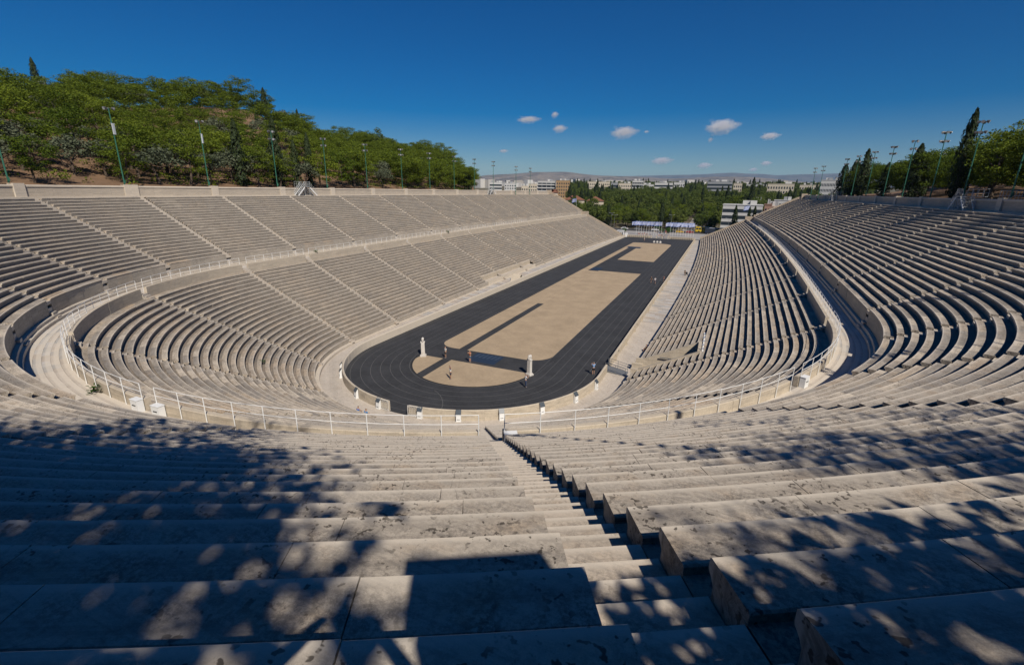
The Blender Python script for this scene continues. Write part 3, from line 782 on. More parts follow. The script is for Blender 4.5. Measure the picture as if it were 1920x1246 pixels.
# information stands on the corridor side of the podium wall
def info_stand(phi, label):
    q = qphi(phi); p = pos(q, R0+0.42, 0.05, False)
    t = thing('info_stand', label, 'info stand', p, q/40.0, 'information stands along the podium wall')
    b = MB(); b.hexa([(-0.24, -0.16, 0), (0.24, -0.16, 0), (0.24, 0.14, 0), (-0.24, 0.14, 0), (-0.24, -0.10, 0.86), (0.24, -0.10, 0.86), (0.24, 0.14, 1.18), (-0.24, 0.14, 1.18)]); local(b, 'stand_body', M_WHITE, t)
    b = MB(); b.hexa([(-0.27, -0.145, 0.81), (0.27, -0.145, 0.81), (0.27, 0.17, 1.20), (-0.27, 0.17, 1.20), (-0.27, -0.175, 0.84), (0.27, -0.175, 0.84), (0.27, 0.14, 1.23), (-0.27, 0.14, 1.23)]); f = local(b, 'sloped_panel', M_SCREEN, t)
    b = MB(); b.box((0, -0.168, 0.28), (0.30, 0.02, 0.03)); local(b, 'dark_slot', M_DARK, t)
    b = MB(); b.box((0, 0, 0.02), (0.56, 0.40, 0.05)); local(b, 'stand_foot', M_PALE, t)
info = [(-52.5, 'white info stand farthest left along the curved podium wall'), (-45, 'second white info stand from the left end of the curved podium wall'), (-22, 'white info stand third from left on the podium wall, clear of the gate'), (-8.5, 'white info stand beside the two seated people in blue'),
        (8.8, 'white info stand just right of the lattice gate'), (22.2, 'white info stand second to the right of the lattice gate'), (36.6, 'white info stand directly above the gap in the railing in front'), (51.5, 'white info stand third from the ramp along the curved wall'), (67.5, 'white info stand second from the ramp along the curved wall'), (83, 'white info stand nearest the ramp')]
for a, l in info: info_stand(a, l)
# white cabinets at the gaps in the railing
for phi, side, l in ((0.5, -1, 'white cabinet with a dark slot left of the railing gap on the left'), (0.5, 1, 'white cabinet with a dark slot right of the railing gap on the left'), (29.2, 1, 'white cabinet at the railing gap below the steps in front'), (60.3, 1, 'white cabinet with a dark slot by the railing gap on the right')):
    q = qphi(phi)+side*0.95; t = thing('white_cabinet', l, 'cabinet', pos(q, RPAR+0.62, ZDIA), q/40.0, 'white cabinets at the railing gaps')
    b = MB(); b.box((0, 0, 0.36), (0.62, 0.34, 0.72)); local(b, 'cabinet_body', M_WHITE, t)
    b = MB(); b.box((0, -0.18, 0.42), (0.30, 0.02, 0.05)); local(b, 'dark_slot', M_DARK, t)
    b = MB(); b.box((0, 0, 0.735), (0.66, 0.38, 0.03)); local(b, 'cabinet_lid', M_WHITE, t)
# the two herms on the track
def herm(x, y, rz, label):
    t = thing('herm_statue', label, 'statue', (x, y, 0), rz, 'ancient herms on the track')
    b = MB(); b.box((0, 0, 0.10), (0.82, 0.70, 0.20)); b.box((0, 0, 0.24), (0.68, 0.58, 0.08)); local(b, 'pedestal', M_PALE, t)
    b = MB(); b.box((0, 0, 1.20), (0.50, 0.40, 1.86), taper=0.93); b.box((0, 0, 2.06), (0.60, 0.36, 0.16)); local(b, 'shaft', M_PALE, t)
    b = MB(); b.box((0, 0.22, 1.25), (0.10, 0.08, 0.20)); local(b, 'relief', M_PALE, t)
    for s in (-1, 1):
        b = MB(); b.lathe((0, s*0.12, 2.12), [(0.09, 0), (0.10, 0.10), (0.155, 0.20), (0.175, 0.34), (0.15, 0.48), (0.07, 0.55)], 10)
        b.box((0, s*0.29, 2.44), (0.05, 0.07, 0.10)); b.lathe((0, s*0.24, 2.17), [(0.06, 0), (0.10, 0.07), (0.08, 0.18)], 8)
        local(b, 'bearded_head', M_PALE, t)
herm(-7.6, -1.15, 0.5, 'weathered marble herm on the left rim of the sand half-moon')
herm(8.25, -1.25, -0.4, 'marble herm near the woman photographer on the right rim of the sand half-moon')
# box of honour on the left stand and the canopy over the crypt stairs
yb0, yb1 = 47.0, 80.0
t = thing('honour_box', 'long flat box of honour with a raised stone edge low in the left stand', 'seating box', (-(R1+off(60)), 63, 0.05))
q0, q1 = qside(-1, yb1), qside(-1, yb0)
for nm, u0, u1, zt in (('front_wall', 0.05, 0.45, 1.08), ('platform', 0.46, 1.9, 0.9), ('back_ledge', 1.9, 2.33, 2.05)):
    b = MB(); sweep(b, stations(q0+0.3, q1-0.3, R1, 2.5), R1, 0.05, [(u0, 0), (u0, zt), (u1, zt), (u1, 0)]); b.build(nm, M_CREAM if nm != 'platform' else M_PAVE, t)
t = thing('stair_canopy', 'small pitched stone canopy over a dark stair opening beside the left podium wall', 'canopy', (-18.6, 57.3, 0.05))
for s in (-1, 1):
    b = MB(); y = 57.3; b.hexa([(-19.5, y+s*1.9, 0.05), (-17.3, y+s*1.9, 0.05), (-17.3, y+s*1.6, 0.05), (-19.5, y+s*1.6, 0.05), (-19.5, y+s*0.05, 1.75), (-17.3, y+s*0.05, 1.75), (-17.3, y-s*0.02, 1.55), (-19.5, y-s*0.02, 1.55)]); b.build('sloped_slab', M_CREAM, t)
b = MB(); b.add([(-18.9, 55.8, 0.06), (-18.9, 58.8, 0.06), (-18.9, 57.3, 1.5), (-18.4, 55.8, 0.06), (-18.4, 58.8, 0.06), (-18.4, 57.3, 1.5)], [(0, 1, 2), (5, 4, 3), (0, 3, 4, 1), (1, 4, 5, 2), (2, 5, 3, 0)]); b.build('black_fill', M_DARK, t)  # solid black wedge, coloured as the shade inside the stair opening
# small green plants growing from joints
def tuft(x, y, z, r, label):
    t = thing('wild_plant', label, 'plant', (x, y, z), 0, 'plants growing from joints')
    b = MB()
    for k in range(70):
        a = rnd.uniform(0, 2*PI); h = abs(rnd.gauss(0.5, 0.3)); p = np.array([math.cos(a)*r*rnd.random(), math.sin(a)*r*rnd.random(), h*r*1.2]); d = np.array([math.cos(a), math.sin(a), 0.4])*r*0.35; w = np.array([-math.sin(a), math.cos(a), 0])*r*0.18
        b.add([tuple(p-w), tuple(p+w), tuple(p+d+w*0.4), tuple(p+d-w*0.4)], [(0, 1, 2, 3)])
    local(b, 'leaves', M_BUSH, t)
    b = MB(); b.tube((0, 0, -0.05), (0, 0, r*0.7), r*0.08, r*0.04); local(b, 'stem', M_BARK, t)
P = pos(qphi(-8.2), RPAR+0.55, ZDIA); tuft(*P, 0.42, 'green fig seedling at the foot of the parapet on the left')
P = pos(qside(-1, 12), RPAR+0.3, ZPAR); tuft(*P, 0.40, 'small green plant on the left parapet above a lower stairway')
P = pos(qphi(-42), R1+5.2, Z1+2.3); tuft(P[0], P[1], P[2], 0.3, 'little green tuft among the lower seats in the left bend')
P = pos(qside(-1, 60), RPAR+0.2, ZPAR); tuft(*P, 0.5, 'dark green tuft far along the left parapet')

# ------------------------------------------------------------------ light poles along the top walls
def near_xy(px, py, dist):
    """a place in the scene, dist metres away, in the direction of a spot of the view"""
    d = cr*((px-960)/879.2) - cu*((py-623)/879.2) + cf
    d = d/math.hypot(d[0], d[1])
    return CAM + d*dist
def lamp_proto(name, two, label):
    t = thing(name, label, 'floodlight pole', (0, 0, 0), 0, 'green floodlight poles along the top walls')
    H = 12.2
    b = MB(); b.tube((0, 0, -0.2), (0, 0, H), 0.105, 0.065, n=8); local(b, 'pole', M_GREEN, t)
    b = MB(); b.tube((0, 0, -0.2), (0, 0, 0.5), 0.2, 0.17, n=8); b.box((0.14, 0, 1.4), (0.16, 0.24, 0.5)); local(b, 'pole_base', M_GREEN, t)
    def head(z, k, r):
        fr = MB()
        for i in range(k):
            a = 2*PI*i/k+0.4; fr.tube((0, 0, z), (math.cos(a)*r, math.sin(a)*r, z), 0.03, n=4)
        local(fr, 'lamp_frame', M_LAMPB, t)
        for i in range(k):
            a = 2*PI*i/k+0.4; h = MB(); c = np.array([math.cos(a)*r, math.sin(a)*r, z+0.02]); d = np.array([math.cos(a), math.sin(a), -0.45]); d /= np.linalg.norm(d)
            h.tube(c-d*0.10, c+d*0.28, 0.14, 0.25, n=8); f = local(h, 'floodlight', M_LAMPB, t)
            g = MB(); g.tube(c+d*0.285, c+d*0.295, 0.23, n=8); local(g, 'lamp_glass', M_LAMP, f)
    if two == 2: head(H-1.55, 4, 0.42); head(H-0.05, 4, 0.42)
    elif two == 1: head(H-0.05, 3, 0.5)
    if two == 1:
        b = MB(); b.box((0.05, 0.1, H-2.2), (0.1, 0.75, 0.06)); b.box((0.17, 0, H-3.0), (0.2, 0.34, 1.6)); local(b, 'loudspeaker', M_LAMP, t)
    return t
left_poles = [-20.0, -4.9, 9.6, 25.5, 40.5, 55.7, 71.8, 87.1, 102.9, 118.1, 134.3, 152.9, 169.2]
right_poles = [33.6, 49.0, 63.5, 79.9, 93.9, 109.5, 125.6, 139.4, 164.1, 178.8]
protos = {}
def put_pole(kind, xyz, rz, label):
    if kind not in protos:
        o = lamp_proto('floodlight_pole', kind, label); o.location = xyz; o.rotation_euler = (0, 0, rz); protos[kind] = o; return o
    return copy_tree(protos[kind], xyz, rz, label)
def q_of_y(s, y, R):
    return qside(s, y) if y > 0 else s*40*math.acos(min(1, -y/R))
for i, y in enumerate(left_poles):
    kind = 1 if i < 3 else 2; R = RTOP+1.15
    lab = f'green floodlight pole on the left top wall, {["cut by the left edge", "second from the left edge", "third from the left edge"][i] if i < 3 else NTH[i+1]+" from the left edge"}'
    inside = i >= 11
    put_pole(kind, pos(q_of_y(-1, y, R), R - (1.9 if inside else 0), 21.2 if not inside else ZWALK), 0.3*i, lab)
for i, y in enumerate(right_poles):
    R = RTOP+1.15; inside = i >= 8
    put_pole(2, pos(q_of_y(1, y, R), R - (1.9 if inside else 0), 21.2 if not inside else ZWALK), 0.5*i+0.2, f'green floodlight pole on the right top wall, {NTH[i+1]} counting away from the right edge')
for k, phi in enumerate((22, 36, 45.5, 60.3, 75)):            # the same poles go on behind the viewpoint; their shadows fall on the seats
    put_pole(2, pos(qphi(phi), RTOP+1.3, 21.2), k, f'floodlight pole of the bend behind the near seats, {NTH[k+1]} along the wall')

# ------------------------------------------------------------------ metal stairs over the top wall
def over_stairs(q, label, sc=1.0):
    p = pos(q, RTOP+0.3, ZWALK); ang = (q/40.0 if abs(q) < ARC else (PI/2 if q > 0 else -PI/2))
    t = thing('metal_stairs', label, 'metal stairs', p, ang, 'metal stairs over the top wall')
    H = 2.05
    yi0, yi1 = 0.55, 1.75       # inner flight lies on the seat side
    def xy(x, u): return (x, u)
    pl = MB(); pl.box((0, 0.25, H), (1.5, 3.2, 0.08)); local(pl, 'platform', M_STEELG, t)
    for s in (-1, 1):
        st = MB(); st.hexa([(s*0.75, yi0, H-0.28), (s*0.75, yi0+0.06, H-0.28), (s*0.75, yi0+0.06, H), (s*0.75, yi0, H), (s*2.7, yi0, 0.0), (s*2.7, yi0+0.06, 0.0), (s*2.7, yi0+0.06, 0.28), (s*2.7, yi0, 0.28)]) ; 
        st = MB()
        for yy in (yi0, yi1):
            st.hexa([(s*0.75, yy-0.03, H-0.30), (s*2.75, yy-0.03, -0.05), (s*2.75, yy+0.03, -0.05), (s*0.75, yy+0.03, H-0.30), (s*0.75, yy-0.03, H), (s*2.75, yy-0.03, 0.25), (s*2.75, yy+0.03, 0.25), (s*0.75, yy+0.03, H)])
        local(st, 'stringer', M_WHITE, t)
        for k in range(9):
            f = (k+0.5)/9; tr = MB(); tr.box((s*(0.75+2.0*f), (yi0+yi1)/2, H*(1-f)+0.02), (0.26, yi1-yi0, 0.04)); local(tr, 'tread', M_STEELG, t)
        for yy in (yi0, yi1):
            r = MB()
            for k in range(5):
                f = k/4; r.tube((s*(0.75+2.0*f), yy, H*(1-f)+0.1), (s*(0.75+2.0*f), yy, H*(1-f)+1.1), 0.025, n=4)
            for h in (0.6, 1.1): r.tube((s*0.75, yy, H+h), (s*2.75, yy, h), 0.025, n=4)
            local(r, 'handrail', M_STEELG, t)
        r = MB()
        for k in range(5): r.tube((s*0.75, -1.35+0.65*k if k < 3 else 0.0, H), (s*0.75, -1.35+0.65*k if k < 3 else 0.0, H+1.1), 0.025, n=4)
        for h in (0.55, 1.1): r.tube((s*0.75, -1.35, H+h), (s*0.75, 0.5, H+h), 0.025, n=4)
        local(r, 'platform_rail', M_STEELG, t)
    r = MB()
    for k in range(5): r.tube((-0.75+0.375*k, yi1+0.1, H), (-0.75+0.375*k, yi1+0.1, H+1.1), 0.025, n=4)
    for h in (0.55, 1.1): r.tube((-0.75, yi1+0.1, H+h), (0.75, yi1+0.1, H+h), 0.025, n=4)
    local(r, 'front_rail', M_STEELG, t)
    o = MB()      # outer flight down to the path behind the wall
    for k in range(5): o.box((0, -1.5-0.28*k, H-0.25-0.2*k), (1.4, 0.28, 0.04))
    local(o, 'outer_steps', M_STEELG, t)
    lg = MB()
    for x in (-0.7, 0.7):
        for y in (yi0+0.1, yi1-0.1): lg.tube((x, y, -0.3), (x, y, H), 0.04, n=5)
    lg.tube((-0.7, yi1-0.1, 0.2), (0.7, yi1-0.1, H-0.2), 0.03, n=4); local(lg, 'support_frame', M_STEELG, t)
    return t
over_stairs(qside(-1, 31.5), 'white metal stairs climbing over the left top wall below the wood')
over_stairs(qside(-1, 129.0), 'far small metal stairs over the left top wall near its end')
over_stairs(qside(1, 42.5), 'large white metal stairs over the right top wall beside the tall cypress')
over_stairs(qside(1, 139.0), 'distant metal stairs over the right top wall at the far cypresses')
t = thing('metal_fence', 'low grey metal rail fence behind the right top wall beside the metal stairs', 'fence', pos(qside(1, 37), RTOP+2.2, 21.5))
for k in range(9):
    b = MB(); p = np.array(pos(qside(1, 33+k*0.9), RTOP+2.4, 21.5)); b.tube(p, p+[0, 0, 1.6], 0.03, n=4); b.build('fence_post', M_STEELG, t)
for h in (0.9, 1.6):
    b = MB(); b.tube(np.array(pos(qside(1, 33), RTOP+2.4, 21.5+h)), np.array(pos(qside(1, 40.2), RTOP+2.4, 21.5+h)), 0.03, n=4); b.build('fence_rail', M_STEELG, t)

# ------------------------------------------------------------------ trees
def leaf_quads(mb, c, n, rad, size, rs, flat=1.0, up=0.5, aim=None):
    for _ in range(n):
        d = rs.normal(size=3); d /= np.linalg.norm(d)
        p = np.array(c)+d*np.array(rad)*(rs.random_sample()**0.45)
        nn = rs.normal(size=3)+np.array([0, 0, up])+d*0.8; nn /= np.linalg.norm(nn)
        a = rs.normal(size=3) if aim is None else np.array(aim)+rs.normal(size=3)*0.35
        e1 = a-nn*np.dot(a, nn); e1 /= (np.linalg.norm(e1)+1e-9); e2 = np.cross(nn, e1)
        s1 = size*rs.uniform(0.6, 1.25); s2 = s1*rs.uniform(0.35, 0.7)
        mb.add([tuple(p-e1*s1), tuple(p+e2*s2), tuple(p+e1*s1), tuple(p-e2*s2)], [(0, 1, 2, 3)], st=[(0, 0)]*4)
def trunk_mesh(H, r, rs, lean=0.08, limbs=4, top=0.75):
    b = MB(); p = np.array([0, 0, -0.6]); d = np.array([rs.uniform(-lean, lean), rs.uniform(-lean, lean), 1.0]); ends = []
    segs = 5; pr = r
    for k in range(segs):
        q = p+d*H*top/segs+np.array([0, 0, 0.6/segs]); rr = r*(1-0.75*(k+1)/segs)
        b.tube(p, q, pr, rr, n=7, caps=(k in (0, segs-1))); p = q; pr = rr; d = d+np.array([rs.uniform(-lean, lean), rs.uniform(-lean, lean), 0]); ends.append((p.copy(), rr))
    for k in range(limbs):
        s, rr = ends[rs.randint(1, segs)]; a = 2*PI*k/limbs+rs.uniform(-.5, .5); l = H*rs.uniform(0.16, 0.28)
        m = s+np.array([math.cos(a)*l*0.6, math.sin(a)*l*0.6, l*0.35]); e = m+np.array([math.cos(a)*l*0.5, math.sin(a)*l*0.5, l*0.45])
        b.tube(s-np.array([0, 0, 0.1]), m, max(rr, 0.05)*0.7, max(rr, 0.05)*0.45, n=5); b.tube(m, e, max(rr, 0.05)*0.45, 0.02, n=4)
    return b
def pine_crown(seed, H=9.0, W=3.3, clumps=36, n=110, size=0.155, low=0.26, cs=1.0):
    rs = np.random.RandomState(seed); b = MB()
    for k in range(clumps):
        a = rs.uniform(0, 2*PI); f = rs.random_sample()
        zz = low+(1-low)*f; rr = W*(0.35+0.65*math.sin(PI*(0.18+0.74*(1-f)))) * math.sqrt(rs.random_sample())
        c = (rr*math.cos(a), rr*math.sin(a), H*zz*0.97)
        s = rs.uniform(0.75, 1.3)
        leaf_quads(b, c, n, (1.15*s*cs, 1.15*s*cs, 0.55*s*cs), size, rs, up=0.9)
    return b
def olive_crown(seed, H=6.0, W=2.9, clumps=24, n=55, size=0.20):
    rs = np.random.RandomState(seed); b = MB()
    for k in range(clumps):
        d = rs.normal(size=3); d /= np.linalg.norm(d); d[2] = abs(d[2])*1.0-0.25
        c = np.array([0, 0, H*0.55])+d*np.array([W, W, H*0.42])*rs.uniform(0.45, 0.9)
        leaf_quads(b, c, n, (0.9, 0.9, 0.75), size, rs, up=0.6)
    return b
def cypress_crown(seed, H=12.0, W=1.15, n=1500, size=0.26):
    rs = np.random.RandomState(seed); b = MB(); ph = rs.uniform(0, 6, 4)
    for _ in range(n):
        f = rs.random_sample()**0.85; z = 0.5+(H-0.5)*f
        prof = W*min(1, (f+0.06)*5)*(1-f**2.6)**0.8+0.05
        a = rs.uniform(0, 2*PI); prof *= 1+0.22*math.sin(3*a+ph[0]+z*1.3)+0.16*math.sin(5*a+ph[1]-z*2.1)
        r = prof*rs.random_sample()**0.3
        p = np.array([math.cos(a)*r, math.sin(a)*r, z]); nn = np.array([math.cos(a), math.sin(a), 0.25])+rs.normal(size=3)*0.35; nn /= np.linalg.norm(nn)
        up = np.array([math.cos(a)*0.3, math.sin(a)*0.3, 1.0])+rs.normal(size=3)*0.25; e1 = up-nn*np.dot(up, nn); e1 /= np.linalg.norm(e1); e2 = np.cross(nn, e1)
        s = size*rs.uniform(0.7, 1.5)
        b.add([tuple(p-e1*s), tuple(p+e2*s*0.4), tuple(p+e1*s), tuple(p-e2*s*0.4)], [(0, 1, 2, 3)], st=[(0, 0)]*4)
    return b
def broad_crown(seed, H=13.0, W=4.2, clumps=30, n=46, size=0.42):
    rs = np.random.RandomState(seed); b = MB()
    for k in range(clumps):
        d = rs.normal(size=3); d /= np.linalg.norm(d)
        c = np.array([0, 0, H*0.60])+d*np.array([W, W, H*0.34])*rs.uniform(0.5, 0.95)
        leaf_quads(b, c, n, (1.5, 1.5, 1.2), size, rs, up=0.6)
    return b
KINDS = {}
def add_kind(key, name, crown, cm, trunk, cat='tree'):
    KINDS[key] = (name, crown.mesh('crown', cm), trunk.mesh('trunk', M_BARK), cat)
for s in range(4):
    rs_ = np.random.RandomState(50+s)
    add_kind(('pine', s), 'pine_tree', pine_crown(100+s), M_PINE, trunk_mesh(9, 0.22, rs_, 0.10))
for s in range(2):
    add_kind(('fine_pine', s), 'pine_tree', pine_crown(150+s, clumps=(60, 20)[s], n=(190, 90)[s], size=0.13, cs=(1.05, 0.9)[s]), M_PINE, trunk_mesh(9, 0.22, np.random.RandomState(70+s), 0.10))
for s in range(3):
    rs_ = np.random.RandomState(60+s)
    add_kind(('olive', s), 'olive_tree', olive_crown(200+s), M_OLIVE, trunk_mesh(6, 0.2, rs_, 0.15, 4, 0.6))
    add_kind(('cypress', s), 'cypress_tree', cypress_crown(300+s), M_CYP, trunk_mesh(12, 0.2, rs_, 0.01, 0, 0.8))
    add_kind(('broad', s), 'broadleaf_tree', broad_crown(400+s), M_BROAD, trunk_mesh(13, 0.3, rs_, 0.06, 5, 0.6))
def tree(kind, loc, label, group, sc=1.0, rz=None, cat='tree', lean=(0, 0), wide=1.0):
    name, cm, tm, _ = KINDS[kind]
    t = thing(name, label, cat, loc, rnd.uniform(0, 6.28) if rz is None else rz, group)
    t.scale = (sc*wide, sc*wide, sc); t.rotation_euler = (lean[0], lean[1], t.rotation_euler[2])
    for nm, me in (('crown', cm), ('trunk', tm)):
        o = bpy.data.objects.new(nm, me); C.objects.link(o); o.parent = t
    return t
def hill_point(q, w):
    y = abs(q)-ARC
    if y > 196: return ((1 if q > 0 else -1)*(RTOP+0.6+off(196)+w), y, hill_h(q, w))
    return pos(q, RTOP+0.6+w, hill_h(q, w))
placed = []
def spaced(p, dmin):
    for o in placed:
        if (o[0]-p[0])**2+(o[1]-p[1])**2 < dmin*dmin: return False
    placed.append(p); return True
def bare(q, w):        # openings where the soil shows
    y = abs(q)-ARC
    if q > 0: return False
    if 62 < y < 90 and 46 < w < 70: return True
    if 43 < y < 57 and 6 < w < 28: return True
    return False
def join_tree(vs_all, fs_all, kind, loc, sc, wide, rz):
    """adds a copy of a crown to the joined far wood"""
    key = ('np', kind)
    if key not in KINDS:
        me = KINDS[kind][1]; co = np.empty(len(me.vertices)*3); me.vertices.foreach_get('co', co)
        KINDS[key] = co.reshape(-1, 3)
    co = KINDS[key]; ca, sa = math.cos(rz), math.sin(rz)
    x = (co[:, 0]*ca-co[:, 1]*sa)*sc*wide+loc[0]; y = (co[:, 0]*sa+co[:, 1]*ca)*sc*wide+loc[1]; z = co[:, 2]*sc+loc[2]
    vs_all.append(np.stack([x, y, z], 1))
def joined_quads(name, vs_all, m):
    v = np.concatenate(vs_all); n = len(v)//4
    me = bpy.data.meshes.new(name); me.vertices.add(len(v)); me.vertices.foreach_set('co', v.astype(np.float32).ravel())
    me.loops.add(n*4); me.loops.foreach_set('vertex_index', np.arange(n*4, dtype=np.int32))
    me.polygons.add(n); me.polygons.foreach_set('loop_start', np.arange(n, dtype=np.int32)*4)
    me.update(calc_edges=True); me.materials.append(m)
    o = bpy.data.objects.new(name, me); C.objects.link(o); o['kind'] = 'stuff'; return o
count = 0; tries = 0; cand = []
while tries < 9000:
    tries += 1
    if rnd.random() < 0.95: q = -rnd.uniform(34, ARC+215)
    else: q = -rnd.uniform(20, 45)
    w = 5.5+rnd.random()*117
    y = -q-ARC
    if bare(q, w) or y > 112+1.85*w: continue
    p = hill_point(q, w)
    if w < 10 and rnd.random() < 0.25: continue
    if not spaced(p, 5.4 if w > 20 else 4.5): continue
    olive = (-15 < y < 32 and 8 < w < 40 and rnd.random() < 0.68) or rnd.random() < 0.10 or (w > 92 and rnd.random() < 0.3)
    cand.append((math.dist(p, CAM), p, olive, w))
cand.sort(key=lambda c: c[0])
far_p, far_o = [], []
for i, (d, p, olive, w) in enumerate(cand):
    if olive: kind, sc, wide = ('olive', rnd.randrange(3)), rnd.uniform(0.95, 1.35), rnd.uniform(1.0, 1.25)
    else: kind, sc, wide = ('pine', rnd.randrange(4)), rnd.uniform(0.75, 1.15), rnd.uniform(1.15, 1.5)
    if i < 235:
        if olive: tree(kind, p, 'grey green olive tree among the pines on the left hillside', 'olive trees on the hill', sc, wide=wide)
        else: tree(kind, p, 'bright green pine tree in the dense wood on the left hillside', 'pine trees on the hill', sc, lean=(rnd.uniform(-.1, .1), rnd.uniform(-.1, .1)), wide=wide)
    else: join_tree(far_o if olive else far_p, None, kind, p, sc, wide, rnd.uniform(0, 6.28))
if far_p: joined_quads('hilltop_wood', far_p, M_PINE)
if far_o: joined_quads('hilltop_olive_grove', far_o, M_OLIVE)
print('hill trees', len(cand))
# undergrowth that nobody could count fills the gaps
b = MB(); rs_ = np.random.RandomState(5)
for k in range(900):
    q = -rs_.uniform(30, ARC+200); w = 7+rs_.random_sample()*(100 if k % 2 else 14)
    if bare(q, w) or -q-ARC > 108+1.85*w: continue
    p = hill_point(q, w); leaf_quads(b, (p[0], p[1], p[2]+0.5), 26, (1.3, 1.3, 0.7), 0.22, rs_, up=0.6)
b.build('undergrowth', M_PINE, kind='stuff')
# cypresses of the left hill
cyp = [(436, 225, 122, 0, 'dark slender cypress rising at the edge of the bare soil patch on the left hill'), (548, 262, 131, 0, 'dark cypress left of the bare path on the hill'), (573, 250, 135, 0, 'tall thin cypress just left of the bare slope on the hill'), (492, 165, 205, 15, 'ragged tall cypress on the skyline of the left hill'),
       (478, 195, 200, 9, 'short cypress on the bare hilltop'), (57, 108, 215, 11, 'lone dark conifer on the skyline at the far left'), (431, 157, 215, 8, 'small dark conifer on the skyline left of the bare patch'), (556, 205, 210, 10, 'thin leaning cypress on the skyline right of the bare patch'), (508, 222, 128, 0, 'dark cypress in the gully below the bare patch'), (880, 318, 202, 10, 'last dark cypress at the low end of the hill'), (873, 322, 200, 9, 'small cypress beside the last one at the low end of the hill')]
for px, py, d, H, l in cyp:
    top = near_xy(px, py, d); H = H or top[2]-21.8; tree(('cypress', rnd.randrange(3)), (top[0], top[1], top[2]-H), l, 'cypresses on the left hill', H/12, wide=rnd.uniform(0.95, 1.2))
p = near_xy(702, 238, 235); tree(('broad', 0), (p[0], p[1], p[2]-12), 'large dark spreading conifer on the skyline above the wood', None, 12/13*1.02, wide=0.9)
# right-hand trees behind the top wall
rc = [(1833, 205, 122, 0.95, 'very tall dark cypress standing behind the metal stairs on the right'), (1730, 270, 144, 1.5, 'broad dark cypress between two poles on the right wall'), (1745, 287, 146, 1.2, 'smaller cypress leaning on the broad one on the right wall'), (1630, 280, 190, 1.35, 'pointed cypress left of the poles on the right wall'), (1607, 300, 200, 1.6, 'bushy cypress second from the end of the right wall'), (1587, 308, 209, 1.9, 'squat dark cypress nearest the end of the right wall'), (1668, 305, 176, 1.7, 'dark cypress half hidden by a pole on the right wall'), (1612, 297, 204, 1.0, 'slim cypress behind the bushy one on the right wall')]
for px, py, d, wd, l in rc:
    top = near_xy(px, py, d); H = top[2]-21.0; tree(('cypress', rnd.randrange(3)), (top[0], top[1], 21.0), l, 'cypresses behind the right top wall', H/12, wide=wd)
cand = []
for _ in range(6000):
    q = qside(1, rnd.uniform(8, 150)); w = rnd.uniform(5.5, 48); p = hill_point(q, w)
    if len(cand) >= 150: break
    if spaced(p, 4.0): cand.append((math.dist(p, CAM), p))
cand.sort(key=lambda c: c[0]); far_r = []
for i, (d, p) in enumerate(cand):
    sc = rnd.uniform(0.9, 1.25) if p[1] > 60 else rnd.uniform(1.1, 1.45)
    if i < 55: tree(('pine', rnd.randrange(4)), p, 'light green pine behind the right top wall', 'pines behind the right top wall', sc, lean=(rnd.uniform(-.1, .1), rnd.uniform(-.1, .1)), wide=1.15)
    else: join_tree(far_r, None, ('pine', rnd.randrange(4)), p, sc, 1.15, rnd.uniform(0, 6.28))
joined_quads('wood_behind_wall', far_r, M_PINE)
# unseen shrubs behind the top wall, placed and sized to shade the near rows
rs_ = np.random.RandomState(31); ob = MB(); leaf_quads(ob, (0, 0, 1.35), 900, (1.15, 0.95, 1.25), 0.13, rs_, up=0.3); ome = ob.mesh('leaves', M_BUSH)
ob = MB()
for k in range(6): ob.tube((0, 0, -0.1), (0.5*math.cos(k), 0.5*math.sin(k), 1.6), 0.03, 0.012, n=4)
ost = ob.mesh('stems', M_BARK)
for k, phi in enumerate([18.2, 20.0, 21.8, 23.6, 25.2, 26.6, 30.35, 31.3, 32.5, 33.8, 35.4, 37.0, 38.7, 40.4, 42.2]):
    t = thing('shade_shrub', 'unseen shade shrub behind the top wall, ' + (f'{NTH[6-k]} to the left of the steps' if k < 6 else f'{NTH[k-5]} to the right of the steps'), 'shrub', pos(qphi(phi), RTOP+2.1, 21.4), k*1.3, 'unseen shade shrubs behind the top wall'); sc_ = 1.30 if k in (6, 7) else rnd.uniform(1.42, 1.6) if k > 5 and k < 12 else rnd.uniform(1.2, 1.4); t.scale = (sc_*0.8, sc_*0.8, sc_)
    for nm, me in (('leaves', ome), ('stems', ost)):
        o = bpy.data.objects.new(nm, me); C.objects.link(o); o.parent = t
# unseen block added on the pilaster for its flat-topped shadow on the rows
t = thing('shadow_plinth', 'added unseen plinth on the top wall above the steps, there for its shadow', 'plinth', pos(qphi(29.25), RTOP+0.3, 22.1))
b = MB(); sweep(b, [qphi(28.78), qphi(29.25), qphi(29.75)], RTOP, 22.12, [(0.0, 0), (0.0, 1.15), (0.6, 1.15), (0.6, 0)]); b.build('shadow_block', M_WALL, t)
